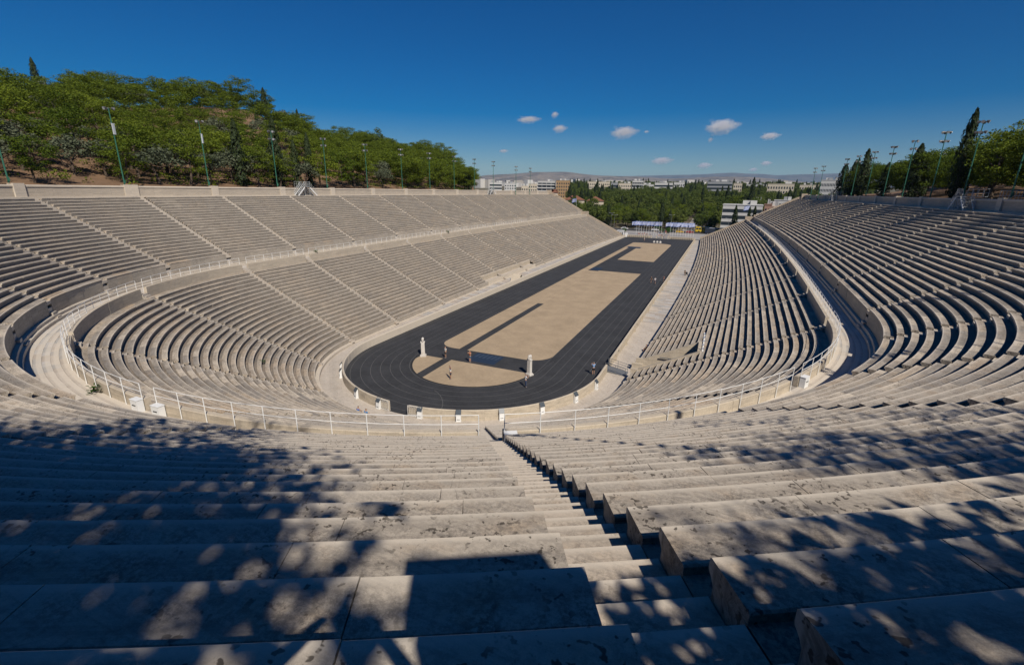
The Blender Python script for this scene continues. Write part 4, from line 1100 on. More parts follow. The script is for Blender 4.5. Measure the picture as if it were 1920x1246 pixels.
# pines behind the viewpoint whose crowns shade the near seats
for k, (phi, R, H, wd, seed, l) in enumerate([(24.4, 67.5, 14.5, 1.15, 0, 'tall pine behind the bend, shading the seats left of the steps'), (26.5, 66.0, 11.6, 0.70, 1, 'slim pine behind the bend close to the steps'), (20.0, 69.0, 14.5, 1.2, 2, 'wide pine behind the bend, farthest left of the steps'), (27.2, 65.5, 9.8, 0.74, 3, 'low dense pine behind the bend left of the steps'), (23.0, 66.0, 10.5, 0.9, 2, 'middling pine behind the bend between the tall and the low one'), (33.0, 66.0, 6.8, 0.7, 3, 'low dense pine behind the bend just right of the steps'), (38.4, 66.5, 9.4, 0.92, 1, 'dense pine behind the bend right of the low one'), (42.5, 67.0, 11.6, 1.0, 0, 'loose pine behind the bend right of the dense one'), (52.0, 69, 10.0, 0.8, 2, 'small pine behind the bend farther right')]):
    tree(('fine_pine', 1 if phi > 39 else 0), pos(qphi(phi), R, 21.5), l, 'pines behind the bend', H/9, wide=wd, rz=seed*1.7)

# ------------------------------------------------------------------ the park and the town beyond the open end
def gz(x, y): return ground_h(x, y)+0.04
def clear_of(x, y):
    # the pale walk through the park, the avenue and the office block stay free
    if abs(x-(9+0.02*(y-260))) < 4.5 and y < 330: return False
    if y < 258: return False
    if 26 < x < 66 and y < 330: return False
    return True
def screen(p):
    d = np.array(p)-CAM; z = d@cf; return 960+879.2*(d@cr)/z, 623-879.2*(d@cu)/z
pk = []; tries = 0
while tries < 9000:
    tries += 1
    y = 258+720*rnd.random()**1.25; x = -60-0.33*(y-250)+rnd.random()*(150+0.62*(y-250))
    if not clear_of(x, y): continue
    if not spaced((x, y, 0), 5.2+0.006*(y-260)): continue
    sx, sy = screen((x, y, gz(x, y)+10))
    if not 1010 < sx < 1640: continue
    pk.append((math.dist((x, y, 5), CAM), x, y))
pk.sort()
fb, fc = [], []
n_park = 0
for d, x, y in pk:
    r = rnd.random(); cyp_ = r < 0.11
    kind = ('cypress', rnd.randrange(3)) if cyp_ else (('broad', rnd.randrange(3)) if r < 0.84 else ('pine', rnd.randrange(4)))
    sc = rnd.uniform(0.85, 1.45) if cyp_ else (rnd.uniform(0.6, 1.05) if kind[0] == 'broad' else rnd.uniform(0.9, 1.5))
    wide = 1.15 if cyp_ else 1.0
    if d > 380: sc *= 1.18
    if n_park < 285:
        nm = {'cypress': ('dark cypress standing among the round trees of the park beyond the street', 'cypresses in the park'), 'broad': ('leafy dark green tree of the park beyond the open end', 'leafy park trees'), 'pine': ('light green pine of the park beyond the open end', 'pines in the park')}[kind[0]]
        tree(kind, (x, y, gz(x, y)), nm[0], nm[1], sc, wide=wide); n_park += 1
    else: join_tree(fc if cyp_ else fb, None, kind, (x, y, gz(x, y)), sc, wide, rnd.uniform(0, 6.28))
if fb: joined_quads('far_park_wood', fb, M_BROAD)
if fc: joined_quads('far_cypress_wood', fc, M_CYP)
for px, py, d, H, l in [(1415, 333, 420, 24, 'tallest cypress of the park, standing up above the skyline'), (1381, 385, 268, 17, 'dark cypress in front of the striped office block'), (1407, 388, 262, 12, 'left one of two small cypresses right of the striped block'), (1417, 386, 262, 12.5, 'right one of two small cypresses right of the striped block'), (1121, 335, 560, 20, 'pointed cypress above the park against the cream buildings'), (1069, 345, 420, 17, 'pointed cypress in front of the ochre building'), (1078, 352, 400, 15, 'short cypress right of the one before the ochre building')]:
    p = near_xy(px, py, d); tree(('cypress', rnd.randrange(3)), (p[0], p[1], p[2]-H), l, None, H/12, wide=1.05)
# street, pavement, plaza
b = MB(); b.add([(-200, 199, 0.0), (260, 199, 0.0), (260, 233, 0.0), (-200, 233, 0.0)], [(0, 1, 2, 3)]); plaza = structure(b, 'plaza', M_PLAZA)
b = MB(); b.add([(-300, 236, -0.02), (320, 236, -0.02), (320, 256, -0.02), (-300, 256, -0.02)], [(0, 1, 2, 3)]); street = structure(b, 'street', M_ASPH)
b = MB()
for k in range(60): b.add([(-120+5*k, 245.9, -0.012), (-118+5*k, 245.9, -0.012), (-118+5*k, 246.1, -0.012), (-120+5*k, 246.1, -0.012)], [(0, 1, 2, 3)])
b.build('lane_marking', M_LINE, street)
b = MB(); b.box((10, 234.5, 0.05), (520, 3, 0.14)); structure(b, 'kerb', M_PLAZA)
b = MB(); ys = [256, 275, 295, 320, 345]; b.add([p for y in ys for p in ((9-3.2+0.02*(y-260), y, gz(0, y)+0.05), (9+3.2+0.02*(y-260), y, gz(0, y)+0.05))], [(2*i, 2*i+1, 2*i+3, 2*i+2) for i in range(len(ys)-1)]); structure(b, 'park_path', plain('gravel_path', (0.40, 0.37, 0.33), 0.95))
b = MB(); b.box((-60, 197.9, 0.1), (90, 0.5, 0.2)); structure(b, 'plaza_edge', M_PLAZA)
# end of the track: blocks of a low marble barrier
t = thing('end_barrier', 'row of white marble barrier blocks closing the left half of the far track end', 'barrier', (-10, 197, 0))
for k in range(11):
    b = MB(); b.box((-15.6+1.02*k, 197.1, 0.55), (0.72, 0.5, 1.1)); b.build('barrier_block', M_CREAM, t)
b = MB(); b.box((-10.4, 197.5, 0.45), (11.5, 0.2, 0.9)); b.build('back_panel', M_CREAM, t)
b = MB(); b.box((-16.6, 196.6, 0.95), (0.9, 2.6, 1.9)); b.build('white_gatepost', M_WHITE, t)
t = thing('end_barrier', 'row of white marble barrier blocks closing the right half of the far track end', 'barrier', (10, 197, 0))
for k in range(11):
    b = MB(); b.box((5.2+1.05*k, 197.1, 0.55), (0.74, 0.5, 1.1)); b.build('barrier_block', M_CREAM, t)
b = MB(); b.box((10.6, 197.5, 0.45), (11.8, 0.2, 0.9)); b.build('back_panel', M_CREAM, t)
t = thing('bollard_gate', 'open entrance with short marble posts in the middle of the far track end', 'gate', (0, 197, 0))
for x in (-4.0, -1.6, 1.3, 4.0):
    b = MB(); b.box((x, 197.2, 0.65), (0.5, 0.5, 1.3)); b.build('gate_post', M_CREAM, t)
b = MB(); b.box((0.2, 196.4, 0.03), (9.5, 0.5, 0.06)); b.build('threshold', M_PALE, t)
b = MB()
for x in (-2.8, -0.15, 2.65):
    for h in (0.45, 0.9): b.box((x, 197.2, h), (2.0, 0.05, 0.05))
b.build('gate_rail', M_GREYM, t)
for k, x in enumerate((0.3, 1.7, 3.0)):
    t = thing('white_block', ['left', 'middle, largest', 'right'][k]+' one of three white blocks on the far rim of the sand', 'block', (x, 174.3, 0), 0.2*k, 'white blocks on the track')
    b = MB(); b.box((0, 0, 0.35), (0.9, 0.7, 0.7+0.15*(k == 1)), taper=0.8); b.lathe((0, 0, 0.6), [(0.35, 0), (0.3, 0.15), (0.1, 0.22)], 8); local(b, 'block_body', M_PALE, t)
# ticket kiosk by the end of the left wall
t = thing('ticket_kiosk', 'small white kiosk with a blue window at the street end of the left stand', 'kiosk', (-20.3, 200.5, 0))
b = MB(); b.box((0, 0, 1.3), (3.0, 2.4, 2.6)); local(b, 'kiosk_wall', M_WHITE, t)
b = MB(); b.box((0, 0, 2.72), (3.5, 2.9, 0.26)); local(b, 'kiosk_roof', M_WHITE, t)
b = MB(); b.box((-0.1, -1.21, 1.05), (1.3, 0.06, 1.7)); w_ = local(b, 'kiosk_window', M_GLASS, t)
b = MB(); b.box((-0.1, -1.25, 0.7), (1.1, 0.04, 0.8)); local(b, 'blue_panel', plain('kiosk_blue', (0.08, 0.16, 0.42)), t)
b = MB(); b.box((1.25, -1.22, 1.0), (0.5, 0.05, 2.0)); local(b, 'kiosk_door', M_GREYM, t)
b = MB(); b.box((-19.9, 197.4, 0.4), (5.4, 0.3, 0.8)); tag(b.build('low_wall', M_WALL), 'low stone wall in front of the white kiosk', 'wall')

# flags: white and blue stripes with a canton, on slim poles
m, nt, bb = mat('flag_cloth')
at = N(nt, 'ShaderNodeAttribute', attribute_name='st'); sp = N(nt, 'ShaderNodeSeparateXYZ'); nt.links.new(at.outputs['Vector'], sp.inputs[0])
u, v = sp.outputs[0], sp.outputs[1]
stripe = maths(nt, 'LESS_THAN', maths(nt, 'MODULO', maths(nt, 'MULTIPLY', v, 9.0), 2.0), 1.0)
canton = maths(nt, 'MULTIPLY', maths(nt, 'LESS_THAN', u, 0.37), maths(nt, 'GREATER_THAN', v, 0.444))
cx = maths(nt, 'LESS_THAN', maths(nt, 'ABSOLUTE', maths(nt, 'SUBTRACT', u, 0.185)), 0.037)
cy = maths(nt, 'LESS_THAN', maths(nt, 'ABSOLUTE', maths(nt, 'SUBTRACT', v, 0.722)), 0.055)
cross = maths(nt, 'MAXIMUM', cx, cy)
blue_f = mixc(nt, canton, stripe, maths(nt, 'SUBTRACT', 1.0, cross))
nt.links.new(mixc(nt, blue_f, (0.75, 0.75, 0.78), (0.05, 0.14, 0.48)), bb.inputs['Base Color']); bb.inputs['Roughness'].default_value = 0.8
M_FLAG = m
def flag_mesh(seed, Lf=2.9, Hf=1.9):
    rs = np.random.RandomState(seed); b = MB(); n = 10; vs = []; st = []; ph = rs.uniform(0, 6)
    for i in range(n+1):
        f = i/n
        for j in (0, 1, 2):
            g = j/2; vs.append((-Lf*f*0.9, 0.28*f*math.sin(ph+5.5*f+1.2*g), -0.15-Hf*(1-g)-0.45*f*f)); st.append((f, g))
    fs = [(i*3+j, i*3+j+1, i*3+j+4, i*3+j+3) for i in range(n) for j in (0, 1)]
    b.add(vs, fs, st); return b
def flagpole(x, y, z0, H, label, seed, group):
    t = thing('flagpole', label, 'flagpole', (x, y, z0), rnd.uniform(-0.25, 0.25), group)
    b = MB(); b.tube((0, 0, -0.1), (0, 0, H), 0.06, 0.035, n=6); b.lathe((0, 0, H), [(0.05, 0), (0.08, 0.06), (0.02, 0.14)], 6); local(b, 'pole', M_WHITE, t)
    fm = flag_mesh(seed); f = MB(); f.v = [(p[0], p[1], p[2]+H-0.05) for p in fm.v]; f.f = fm.f; f.st = fm.st; f.mi = fm.mi; local(f, 'flag', M_FLAG, t)
    return t
for k in range(11): flagpole(-14.6+1.32*k, 214.5+0.25*(k % 3), 0, 7.2, 'pole with a blue and white striped flag in the left row at the street', k, 'flags of the left row at the street')
for k in range(10): flagpole(3.2+1.3*k, 214.5+0.25*(k % 3), 0, 7.2, 'pole with a blue and white striped flag in the right row at the street', 30+k, 'flags of the right row at the street')
p = near_xy(1090, 398, 262); flagpole(-46.5, 205, 4.0, 14.5, 'tall single flagpole rising beside the left stand before the park', 77, None)
p = near_xy(1402, 415, 262); flagpole(p[0], p[1], p[2]-9.5, 17.0, 'tall single flagpole rising before the striped office block', 78, None)
# round clipped bushes, street lamps
def bush_mesh(seed):
    rs = np.random.RandomState(seed); b = MB(); leaf_quads(b, (0, 0, 1.5), 620, (1.5, 1.5, 1.4), 0.22, rs, up=0.4); return b
bm_ = bush_mesh(3).mesh('foliage', M_BUSH); bs_ = MB(); bs_.tube((0, 0, -0.2), (0, 0, 1.0), 0.12, 0.08); bst = bs_.mesh('stem', M_BARK)
for x, y, s, l in [(-3.2, 231, 1.0, 'round clipped bush left of the centre of the street front'), (0.6, 231.5, 1.15, 'larger round clipped bush at the centre of the street front'), (26.5, 229, 1.15, 'round clipped bush at the right end of the street front'), (-23, 224, 0.9, 'clipped bush behind the white kiosk'), (21.5, 262, 2.0, 'grey green round tree behind the right flags'), (-9, 258, 1.2, 'clipped bush between the left flags and the park')]:
    t = thing('round_bush', l, 'bush', (x, y, 0), 0, 'clipped bushes along the street'); t.scale = (s, s, s)
    for nm, me in (('foliage', bm_), ('stem', bst)):
        o = bpy.data.objects.new(nm, me); C.objects.link(o); o.parent = t
for k, (x, y) in enumerate([(-31, 234), (-38, 258), (20, 258), (31, 234), (-1, 258)]):
    t = thing('street_lamp', ['street lamp left of the white kiosk', 'street lamp at the park edge left of the flags', 'street lamp behind the right flags', 'street lamp by the right end of the plaza', 'street lamp at the park edge between the two flag rows'][k], 'street lamp', (x, y, 0), 0, 'street lamps')
    b = MB(); b.tube((0, 0, 0), (0, 0, 9), 0.09, 0.06); local(b, 'pole', M_GREYM, t)
    for s in (-1, 1):
        b = MB(); b.tube((0, 0, 8.9), (s*1.2, 0, 9.2), 0.04); b.box((s*1.4, 0, 9.2), (0.7, 0.25, 0.14)); local(b, 'lamp_head', M_LAMP, t)
# vehicles
def car(x, y, rz, col, label, kind='car', name='parked_car'):
    t = thing(name, label, kind, (x, y, 0), rz, 'vehicles on the street')
    mc = plain('car_paint', col, 0.3, 0, 0.03)
    Lc, Wc = 4.3, 1.75
    b = MB(); pr = [(-2.15, 0.35), (2.15, 0.35), (2.15, 0.75), (1.2, 0.88), (0.6, 1.40), (-1.2, 1.42), (-1.9, 0.95), (-2.15, 0.85)]; n = len(pr)
    vs = [(px_, -Wc/2, z) for px_, z in pr]+[(px_, Wc/2, z) for px_, z in pr]
    b.add(vs, [tuple(range(n)), tuple(range(2*n-1, n-1, -1))]+[(i, n+i, n+(i+1) % n, (i+1) % n) for i in range(n)]); local(b, 'body', mc, t)
    for s in (-1, 1):
        b = MB(); b.hexa([(-1.5, s*0.86, 0.95), (0.85, s*0.86, 0.95), (0.85, s*0.885, 0.95), (-1.5, s*0.885, 0.95), (-1.1, s*0.86, 1.32), (0.5, s*0.86, 1.32), (0.5, s*0.885, 1.32), (-1.1, s*0.885, 1.32)]); local(b, 'side_window', M_GLASS, t)
        for px_ in (-1.35, 1.35):
            b = MB(); b.tube((px_, s*0.75, 0.32), (px_, s*0.90, 0.32), 0.32, n=10); w = local(b, 'wheel', M_DARK, t)
            h = MB(); h.tube((px_, s*0.90, 0.32), (px_, s*0.915, 0.32), 0.18, n=8); local(h, 'rim', M_LAMP, w)
    b = MB(); b.hexa([(0.65, -0.75, 1.36), (1.2, -0.78, 0.91), (1.2, 0.78, 0.91), (0.65, 0.75, 1.36), (0.67, -0.75, 1.39), (1.23, -0.78, 0.93), (1.23, 0.78, 0.93), (0.67, 0.75, 1.39)]); local(b, 'windscreen', M_GLASS, t)
    for s in (-1, 1):
        b = MB(); b.box((2.15, s*0.6, 0.66), (0.06, 0.32, 0.14)); local(b, 'headlight', M_LAMP, t)
    return t
YEL, BLK, WHT, RED, GRY = (0.70, 0.42, 0.03), (0.02, 0.022, 0.03), (0.7, 0.7, 0.7), (0.4, 0.05, 0.04), (0.2, 0.21, 0.22)
car(6.2, 238.6, 0.0, YEL, 'yellow taxi at the kerb between the flag rows and the park', 'taxi', 'taxi')
car(-8.5, 246, 0.0, WHT, 'white car on the street behind the left flag row'); car(1.5, 239.2, 0, BLK, 'black car at the kerb left of the yellow taxi', )
car(22.5, 238.8, 0, BLK, 'dark car at the kerb behind the right flags'); car(28, 239, 0, (0.03, 0.04, 0.07), 'dark blue car at the right end of the street'); car(11.6, 239.0, 0, RED, 'red car right of the yellow taxi'); car(-19, 246.5, 0, GRY, 'grey car passing behind the white kiosk'); car(-27, 247, 0, WHT, 'white car left of the white kiosk')
def bus(x, y, col, label):
    t = thing('city_bus', label, 'bus', (x, y, 0), 0, 'vehicles on the street')
    b = MB(); b.box((0, 0, 1.75), (11, 2.5, 2.7)); local(b, 'body', plain('bus_paint', col, 0.4), t)
    for s in (-1, 1):
        for k in range(7):
            w = MB(); w.box((-4.6+1.5*k, s*1.255, 2.1), (1.3, 0.03, 1.0)); local(w, 'window', M_GLASS, t)
        for px_ in (-3.6, 3.4):
            w = MB(); w.tube((px_, s*1.05, 0.48), (px_, s*1.27, 0.48), 0.48, n=10); local(w, 'wheel', M_DARK, t)
    b = MB(); b.box((5.51, 0, 1.9), (0.04, 2.2, 1.5)); local(b, 'windscreen', M_GLASS, t)
    b = MB(); b.box((0, 0, 3.18), (7, 1.8, 0.2)); local(b, 'roof_unit', M_LAMP, t)
bus(19.5, 250, (0.65, 0.45, 0.03), 'yellow bus passing behind the right flag row'); bus(25, 243, (0.03, 0.04, 0.08), 'dark blue coach at the right end of the street')

# ------------------------------------------------------------------ buildings of the town
M_BW = plain('white_render', (0.50, 0.495, 0.475), 0.8, 0, 0.08, 0.3); M_BC = plain('cream_render', (0.52, 0.46, 0.36), 0.8, 0, 0.08, 0.3)
M_BO = plain('ochre_render', (0.33, 0.215, 0.11), 0.8, 0, 0.08, 0.3); M_BG = plain('grey_render', (0.27, 0.28, 0.29), 0.8, 0, 0.1, 0.3)
M_BR = plain('brick_facade', (0.33, 0.20, 0.15), 0.85, 0, 0.1, 0.5); M_TILE = plain('red_roof_tile', (0.20, 0.09, 0.055), 0.85, 0, 0.2, 1.5)
M_BP = plain('pink_render', (0.50, 0.38, 0.31), 0.8, 0, 0.06, 0.3)
def building(px0, px1, pytop, dist, H, m, label, floors, bays, style='windows', depth=16, cat='building', roof=None, single=False, name='apartment_building'):
    a = near_xy(px0, pytop, dist); c = near_xy(px1, pytop, dist)
    d = c-a; d[2] = 0; W = np.linalg.norm(d); rz = math.atan2(d[1], d[0]); z1 = (a[2]+c[2])/2
    t = thing(name, label, cat, ((a[0]+c[0])/2, (a[1]+c[1])/2, z1-H), rz, 'buildings beyond the park')
    b = MB(); b.box((0, depth/2, H/2-3), (W, depth, H+6)); local(b, 'wall', m, t)
    fh = H/(floors+0.4); ww = W/bays
    wins = MB()
    for f in range(floors):
        z = fh*(f+0.55)
        if style == 'bands':
            w = MB(); w.box((0, -0.04, z), (W*0.985, 0.10, fh*0.52)); local(w, 'window_band', M_GLASS, t)
        elif style == 'balconies':
            w = MB(); w.box((0, -0.02, z+0.1*fh), (W*0.94, 0.08, fh*0.62)); local(w, 'window_band', M_GLASS, t)
            w = MB(); w.box((0, -0.75, z-0.32*fh), (W*0.97, 1.5, 0.2)); w.box((0, -1.45, z-0.18*fh), (W*0.97, 0.12, fh*0.26))
            local(w, 'balcony', M_BW, t)
            for k in range(1, bays):
                p_ = MB(); p_.box((-W/2+ww*k, -0.5, z), (0.35, 1.1, fh)); local(p_, 'pier', m, t)
        else:
            for k in range(bays):
                x = -W/2+ww*(k+0.5)
                if single:
                    w = MB(); w.box((x, -0.03, z), (ww*0.5, 0.12, fh*0.5)); local(w, 'window', M_GLASS, t)
                else: wins.box((x, -0.03, z), (ww*0.5, 0.12, fh*0.5))
    if wins.v: o = local(wins, 'windows', M_GLASS, t); o['kind'] = 'stuff'
    if roof == 'tile':
        b = MB(); o_ = 0.6; b.add([(-W/2-o_, -o_, H), (W/2+o_, -o_, H), (W/2+o_, depth+o_, H), (-W/2-o_, depth+o_, H), (-W/2+depth*0.4, depth/2, H+depth*0.22), (W/2-depth*0.4, depth/2, H+depth*0.22)], [(0, 1, 5, 4), (1, 2, 5), (2, 3, 4, 5), (3, 0, 4), (3, 2, 1, 0)]); local(b, 'roof', M_TILE, t)
    else:
        b = MB(); b.box((0, depth/2, H+0.2), (W+0.5, depth+0.5, 0.4)); rf = local(b, 'roof', m, t)
        for k in range(3):
            b = MB(); b.box((rnd.uniform(-W*.35, W*.35), depth*rnd.uniform(.3, .7), H+1.4), (rnd.uniform(.1, .22)*W, 4, 2.2)); local(b, 'roof_hut', M_BW if k else M_BG, rf)
    return t
building(1008, 1042, 340, 600, 20, M_BW, 'white apartment block with stacked balconies left of the ochre building', 5, 4, 'balconies')
building(1043, 1069, 339, 595, 20, M_BO, 'ochre building with square dark windows above the park', 5, 6, 'windows', single=True)
building(991, 1007, 345, 640, 14, M_BC, 'small beige block just left of the white balconied block', 3, 4)
building(978, 990, 349, 560, 10, M_BC, 'low beige block with dark flat roof behind the left end wall', 2, 3)
building(946, 968, 344, 700, 16, M_BW, 'white block between two poles beyond the left top wall', 4, 5)
building(918, 941, 342, 760, 16, M_BW, 'pale broad block behind the far metal stairs', 3, 6, 'bands')
building(1102, 1144, 341, 720, 22, M_BC, 'long cream block behind the pointed cypresses', 5, 12)
building(1146, 1159, 343, 700, 20, M_BG, 'dark glass block between the cream and the white blocks', 4, 4, 'bands')
building(1160, 1184, 344, 690, 18, M_BC, 'cream block right of the dark glass block', 4, 7)
building(1186, 1207, 339, 690, 20, M_BW, 'white stepped block with a roof tower', 4, 6, 'balconies')
building(1228, 1262, 343, 720, 16, M_BW, 'long low white block above the middle of the park', 3, 9, 'bands')
building(1264, 1284, 342, 760, 16, M_BW, 'white block at the right end of the low white row', 3, 5)
building(1327, 1374, 341, 640, 18, M_BG, 'wide grey modern block with strip windows on the skyline', 4, 10, 'bands')
building(1376, 1392, 344, 640, 14, M_BC, 'cream block adjoining the grey modern block', 3, 4)
building(1440, 1490, 345, 620, 16, M_BC, 'pale sandstone block right of the tallest cypress', 3, 10, 'windows')
building(1205, 1226, 346, 780, 14, M_BW, 'pale block behind the trees between two white blocks', 3, 5)
building(1540, 1580, 338, 560, 22, M_BW, 'white hotel block with upright fins beyond the right stand', 4, 14)
building(1400, 1438, 346, 820, 12, M_BW, 'faint white row behind the tallest cypress', 2, 8)
building(1500, 1536, 347, 760, 12, M_BC, 'faint cream row left of the hotel block', 2, 8)
building(1356, 1431, 385, 292, 18.5, M_BW, 'office block striped with white bands and dark glass right of the park', 5, 8, 'bands', 18, name='office_block')
building(1436, 1476, 388, 262, 9, M_BP, 'pink low block with one wide window behind the right end wall', 2, 4, 'windows', 12, single=True)
building(1434, 1447, 384, 258, 10, M_BR, 'brown brick tower house beside the pink block', 3, 2, 'windows', 8, single=True)
building(1412, 1432, 376, 420, 9, M_BW, 'white flat roofs among trees above the striped office block', 2, 5)
building(1452, 1490, 376, 380, 8, M_BW, 'white rooftop with sheds above the pink block', 2, 8)
building(1058, 1096, 375, 400, 7, M_BC, 'short cream house with a red tiled roof among the park trees', 1, 8, roof='tile', single=True)
building(1100, 1132, 377, 395, 6, M_BC, 'long cream house with a red tiled roof right of the shorter one', 1, 7, roof='tile', single=True)
building(1034, 1046, 361, 330, 8, M_BC, 'narrow gabled house just right of the left end wall', 2, 2, roof='tile', depth=9)
# distant town: blocks too many to count
b = MB(); rs_ = np.random.RandomState(9)
for _ in range(700):
    px = rs_.uniform(890, 1660); d = rs_.uniform(1000, 4200); p = near_xy(px, 350, d); g = ground_h(p[0], p[1]); w = rs_.uniform(9, 20); h = rs_.uniform(8, 19)
    b.box((p[0], p[1], g+h/2-3), (w, rs_.uniform(9, 18), h+6), rs_.uniform(0, 3))
m, nt, bb = mat('distant_render'); geo = N(nt, 'ShaderNodeNewGeometry')
nt.links.new(ramp(nt, geo.outputs['Random Per Island'], [(0, (0.50, 0.48, 0.45)), (0.4, (0.36, 0.33, 0.28)), (0.75, (0.58, 0.57, 0.54)), (1, (0.24, 0.22, 0.20))]), bb.inputs['Base Color'])
b.build('distant_town', m, kind='stuff')

# ------------------------------------------------------------------ mountains
def ridge(name, pts, dist, m, depth, seed):
    rs = np.random.RandomState(seed); xs = np.array([p[0] for p in pts], float); ys = np.array([p[1] for p in pts], float)
    n = 150; px = np.linspace(xs[0], xs[-1], n); py = np.interp(px, xs, ys)
    k = np.ones(5)/5; py[2:-2] = np.convolve(py, k, 'valid')
    rows = 14; vs = []
    ph = rs.uniform(0, 6, (6,))
    for j in range(rows):
        f = j/(rows-1)                       # 0 front foot .. 0.7 crest .. 1 behind
        for i in range(n):
            top = near_xy(px[i], py[i], dist); d = np.array([top[0]-CAM[0], top[1]-CAM[1]]); d /= np.linalg.norm(d)
            s = f/0.7 if f < 0.7 else 1-(f-0.7)/0.3*0.5
            base = ground_h(top[0], top[1])-20
            gul = 0.10*math.sin(px[i]*0.19+ph[0]+3*f)+0.07*math.sin(px[i]*0.47+ph[1]-2*f)+0.05*math.sin(px[i]*0.9+ph[2])
            z = base+(top[2]-base)*max(0, min(1.0, s**1.15*(1+gul*(1-s)*1.6)))
            off_ = (f-0.7)*depth
            vs.append((top[0]+d[0]*off_, top[1]+d[1]*off_, z))
    fs = [(j*n+i, j*n+i+1, (j+1)*n+i+1, (j+1)*n+i) for j in range(rows-1) for i in range(n-1)]
    b = MB(); b.add(vs, fs); structure(b, name, m, smooth=True)
def mountmat(name, c1, c2, sc):
    m, nt, b = mat(name); geo = N(nt, 'ShaderNodeNewGeometry'); f = noise(nt, geo.outputs['Position'], sc, 8, 0.7)
    nt.links.new(ramp(nt, f, [(0.35, c1), (0.65, c2)]), b.inputs['Base Color']); b.inputs['Roughness'].default_value = 0.95; bump(nt, b, f, 0.8, 60); return m
ridge('mountain', [(760, 348), (850, 338), (880, 334), (905, 329), (930, 327), (960, 326), (1000, 322.5), (1045, 322), (1062, 321.5), (1085, 325), (1120, 329), (1160, 330), (1200, 331), (1250, 335), (1290, 334), (1330, 331), (1400, 331), (1440, 334), (1500, 340), (1560, 347)], 8000, mountmat('dry_mountain', (0.085, 0.075, 0.06), (0.30, 0.25, 0.195), 0.0035), 3800, 1)
ridge('far_mountain', [(1000, 346), (1100, 334), (1180, 330), (1260, 328), (1310, 327), (1345, 325), (1370, 323), (1410, 326), (1430, 325), (1450, 329), (1490, 327), (1530, 326), (1600, 324), (1660, 326), (1700, 330), (1800, 338), (1900, 346), (1990, 352)], 15500, mountmat('far_dry_mountain', (0.07, 0.07, 0.06), (0.15, 0.135, 0.11), 0.002), 6000, 2)

# ------------------------------------------------------------------ clouds: small fair-weather puffs, as volumes
m = bpy.data.materials.new('cloud_vapour'); m.use_nodes = True; nt = m.node_tree; nt.nodes.remove(nt.nodes['Principled BSDF'])
pv = nt.nodes.new('ShaderNodeVolumePrincipled'); pv.inputs['Color'].default_value = (0.98, 0.98, 1.0, 1); pv.inputs['Anisotropy'].default_value = 0.2
tc = nt.nodes.new('ShaderNodeTexCoord')
def cloud_density(nt, tc):
    ob = tc.outputs['Object']
    ln = nt.nodes.new('ShaderNodeVectorMath'); ln.operation = 'LENGTH'; nt.links.new(ob, ln.inputs[0])
    f = noise(nt, ob, 2.2, 6, 0.68)
    e = maths(nt, 'SUBTRACT', maths(nt, 'ADD', maths(nt, 'MULTIPLY', f, 1.7), -0.28), ln.outputs['Value'])
    return maths(nt, 'MULTIPLY', maths(nt, 'MAXIMUM', e, 0.0), 0.09)
nt.links.new(cloud_density(nt, tc), pv.inputs['Density']); nt.links.new(pv.outputs[0], nt.nodes['Material Output'].inputs['Volume'])
M_CLOUD = m
CL = [(990, 224, 52, 13, 'flat white cloud highest on the left above the mountain'), (1040, 215, 17, 13, 'tiny cloud right of the flat cloud'), (1049, 241, 32, 15, 'small round cloud below the tiny one'), (1169, 248, 58, 23, 'white heaped cloud in the middle of the sky'), (1352, 237, 64, 27, 'largest white cloud right of the middle'), (1332, 262, 11, 10, 'tiny puff under the largest cloud'), (1443, 255, 36, 13, 'small cloud right of the largest one'), (1240, 301, 46, 14, 'low wide cloud above the far mountains'), (1320, 310, 30, 12, 'faint low cloud right of the low wide one'), (1436, 306, 22, 9, 'faint double cloud low on the right'), (1412, 318, 18, 8, 'faint puff just above the far mountains'), (944, 283, 22, 7, 'faint pink cloud above the poles on the left'), (1212, 247, 12, 5, 'wisp right of the heaped cloud'), (1768, 296, 70, 24, 'pale cloud behind the right pines')]
cm = bmesh.new(); bmesh.ops.create_icosphere(cm, subdivisions=3, radius=1.05); cme = bpy.data.meshes.new('cloud'); cm.to_mesh(cme); cm.free(); cme.materials.append(M_CLOUD)
for px, py, w, h, l in CL:
    o = bpy.data.objects.new('cloud', cme); C.objects.link(o); D = 16500
    p = near_xy(px, py, D); o.location = p; k = D/879.2*1.05
    o.scale = (w/2*k*1.15, w/2*k*0.8, h/2*k*1.35); o.rotation_euler = (0, 0, math.atan2(p[1]-CAM[1], p[0]-CAM[0])-PI/2)
    tag(o, l, 'cloud', 'small white clouds')

# ------------------------------------------------------------------ people
def skin_mesh(name, joints, bones, m, sub=1):
    names = list(joints); me = bpy.data.meshes.new(name+'_cage')
    me.from_pydata([joints[n][0] for n in names], [(names.index(a), names.index(b)) for a, b in bones], [])
    o = bpy.data.objects.new(name+'_cage', me); C.objects.link(o)
    o.modifiers.new('skin', 'SKIN'); sm = o.modifiers.new('sub', 'SUBSURF'); sm.levels = sub; sm.render_levels = sub
    for i, n in enumerate(names):
        r = joints[n][1]; me.skin_vertices[0].data[i].radius = r if isinstance(r, tuple) else (r, r)
    me.skin_vertices[0].data[0].use_root = True
    dg = bpy.context.evaluated_depsgraph_get(); dg.update()
    out = bpy.data.meshes.new_from_object(o.evaluated_get(dg)); out.name = name
    bpy.data.objects.remove(o); bpy.data.meshes.remove(me)
    out.materials.clear(); out.materials.append(m); out.polygons.foreach_set('use_smooth', np.ones(len(out.polygons), dtype=bool))
    return out
SKIN = plain('skin', (0.42, 0.25, 0.17), 0.6, 0, 0.04)
CLOTH = {}
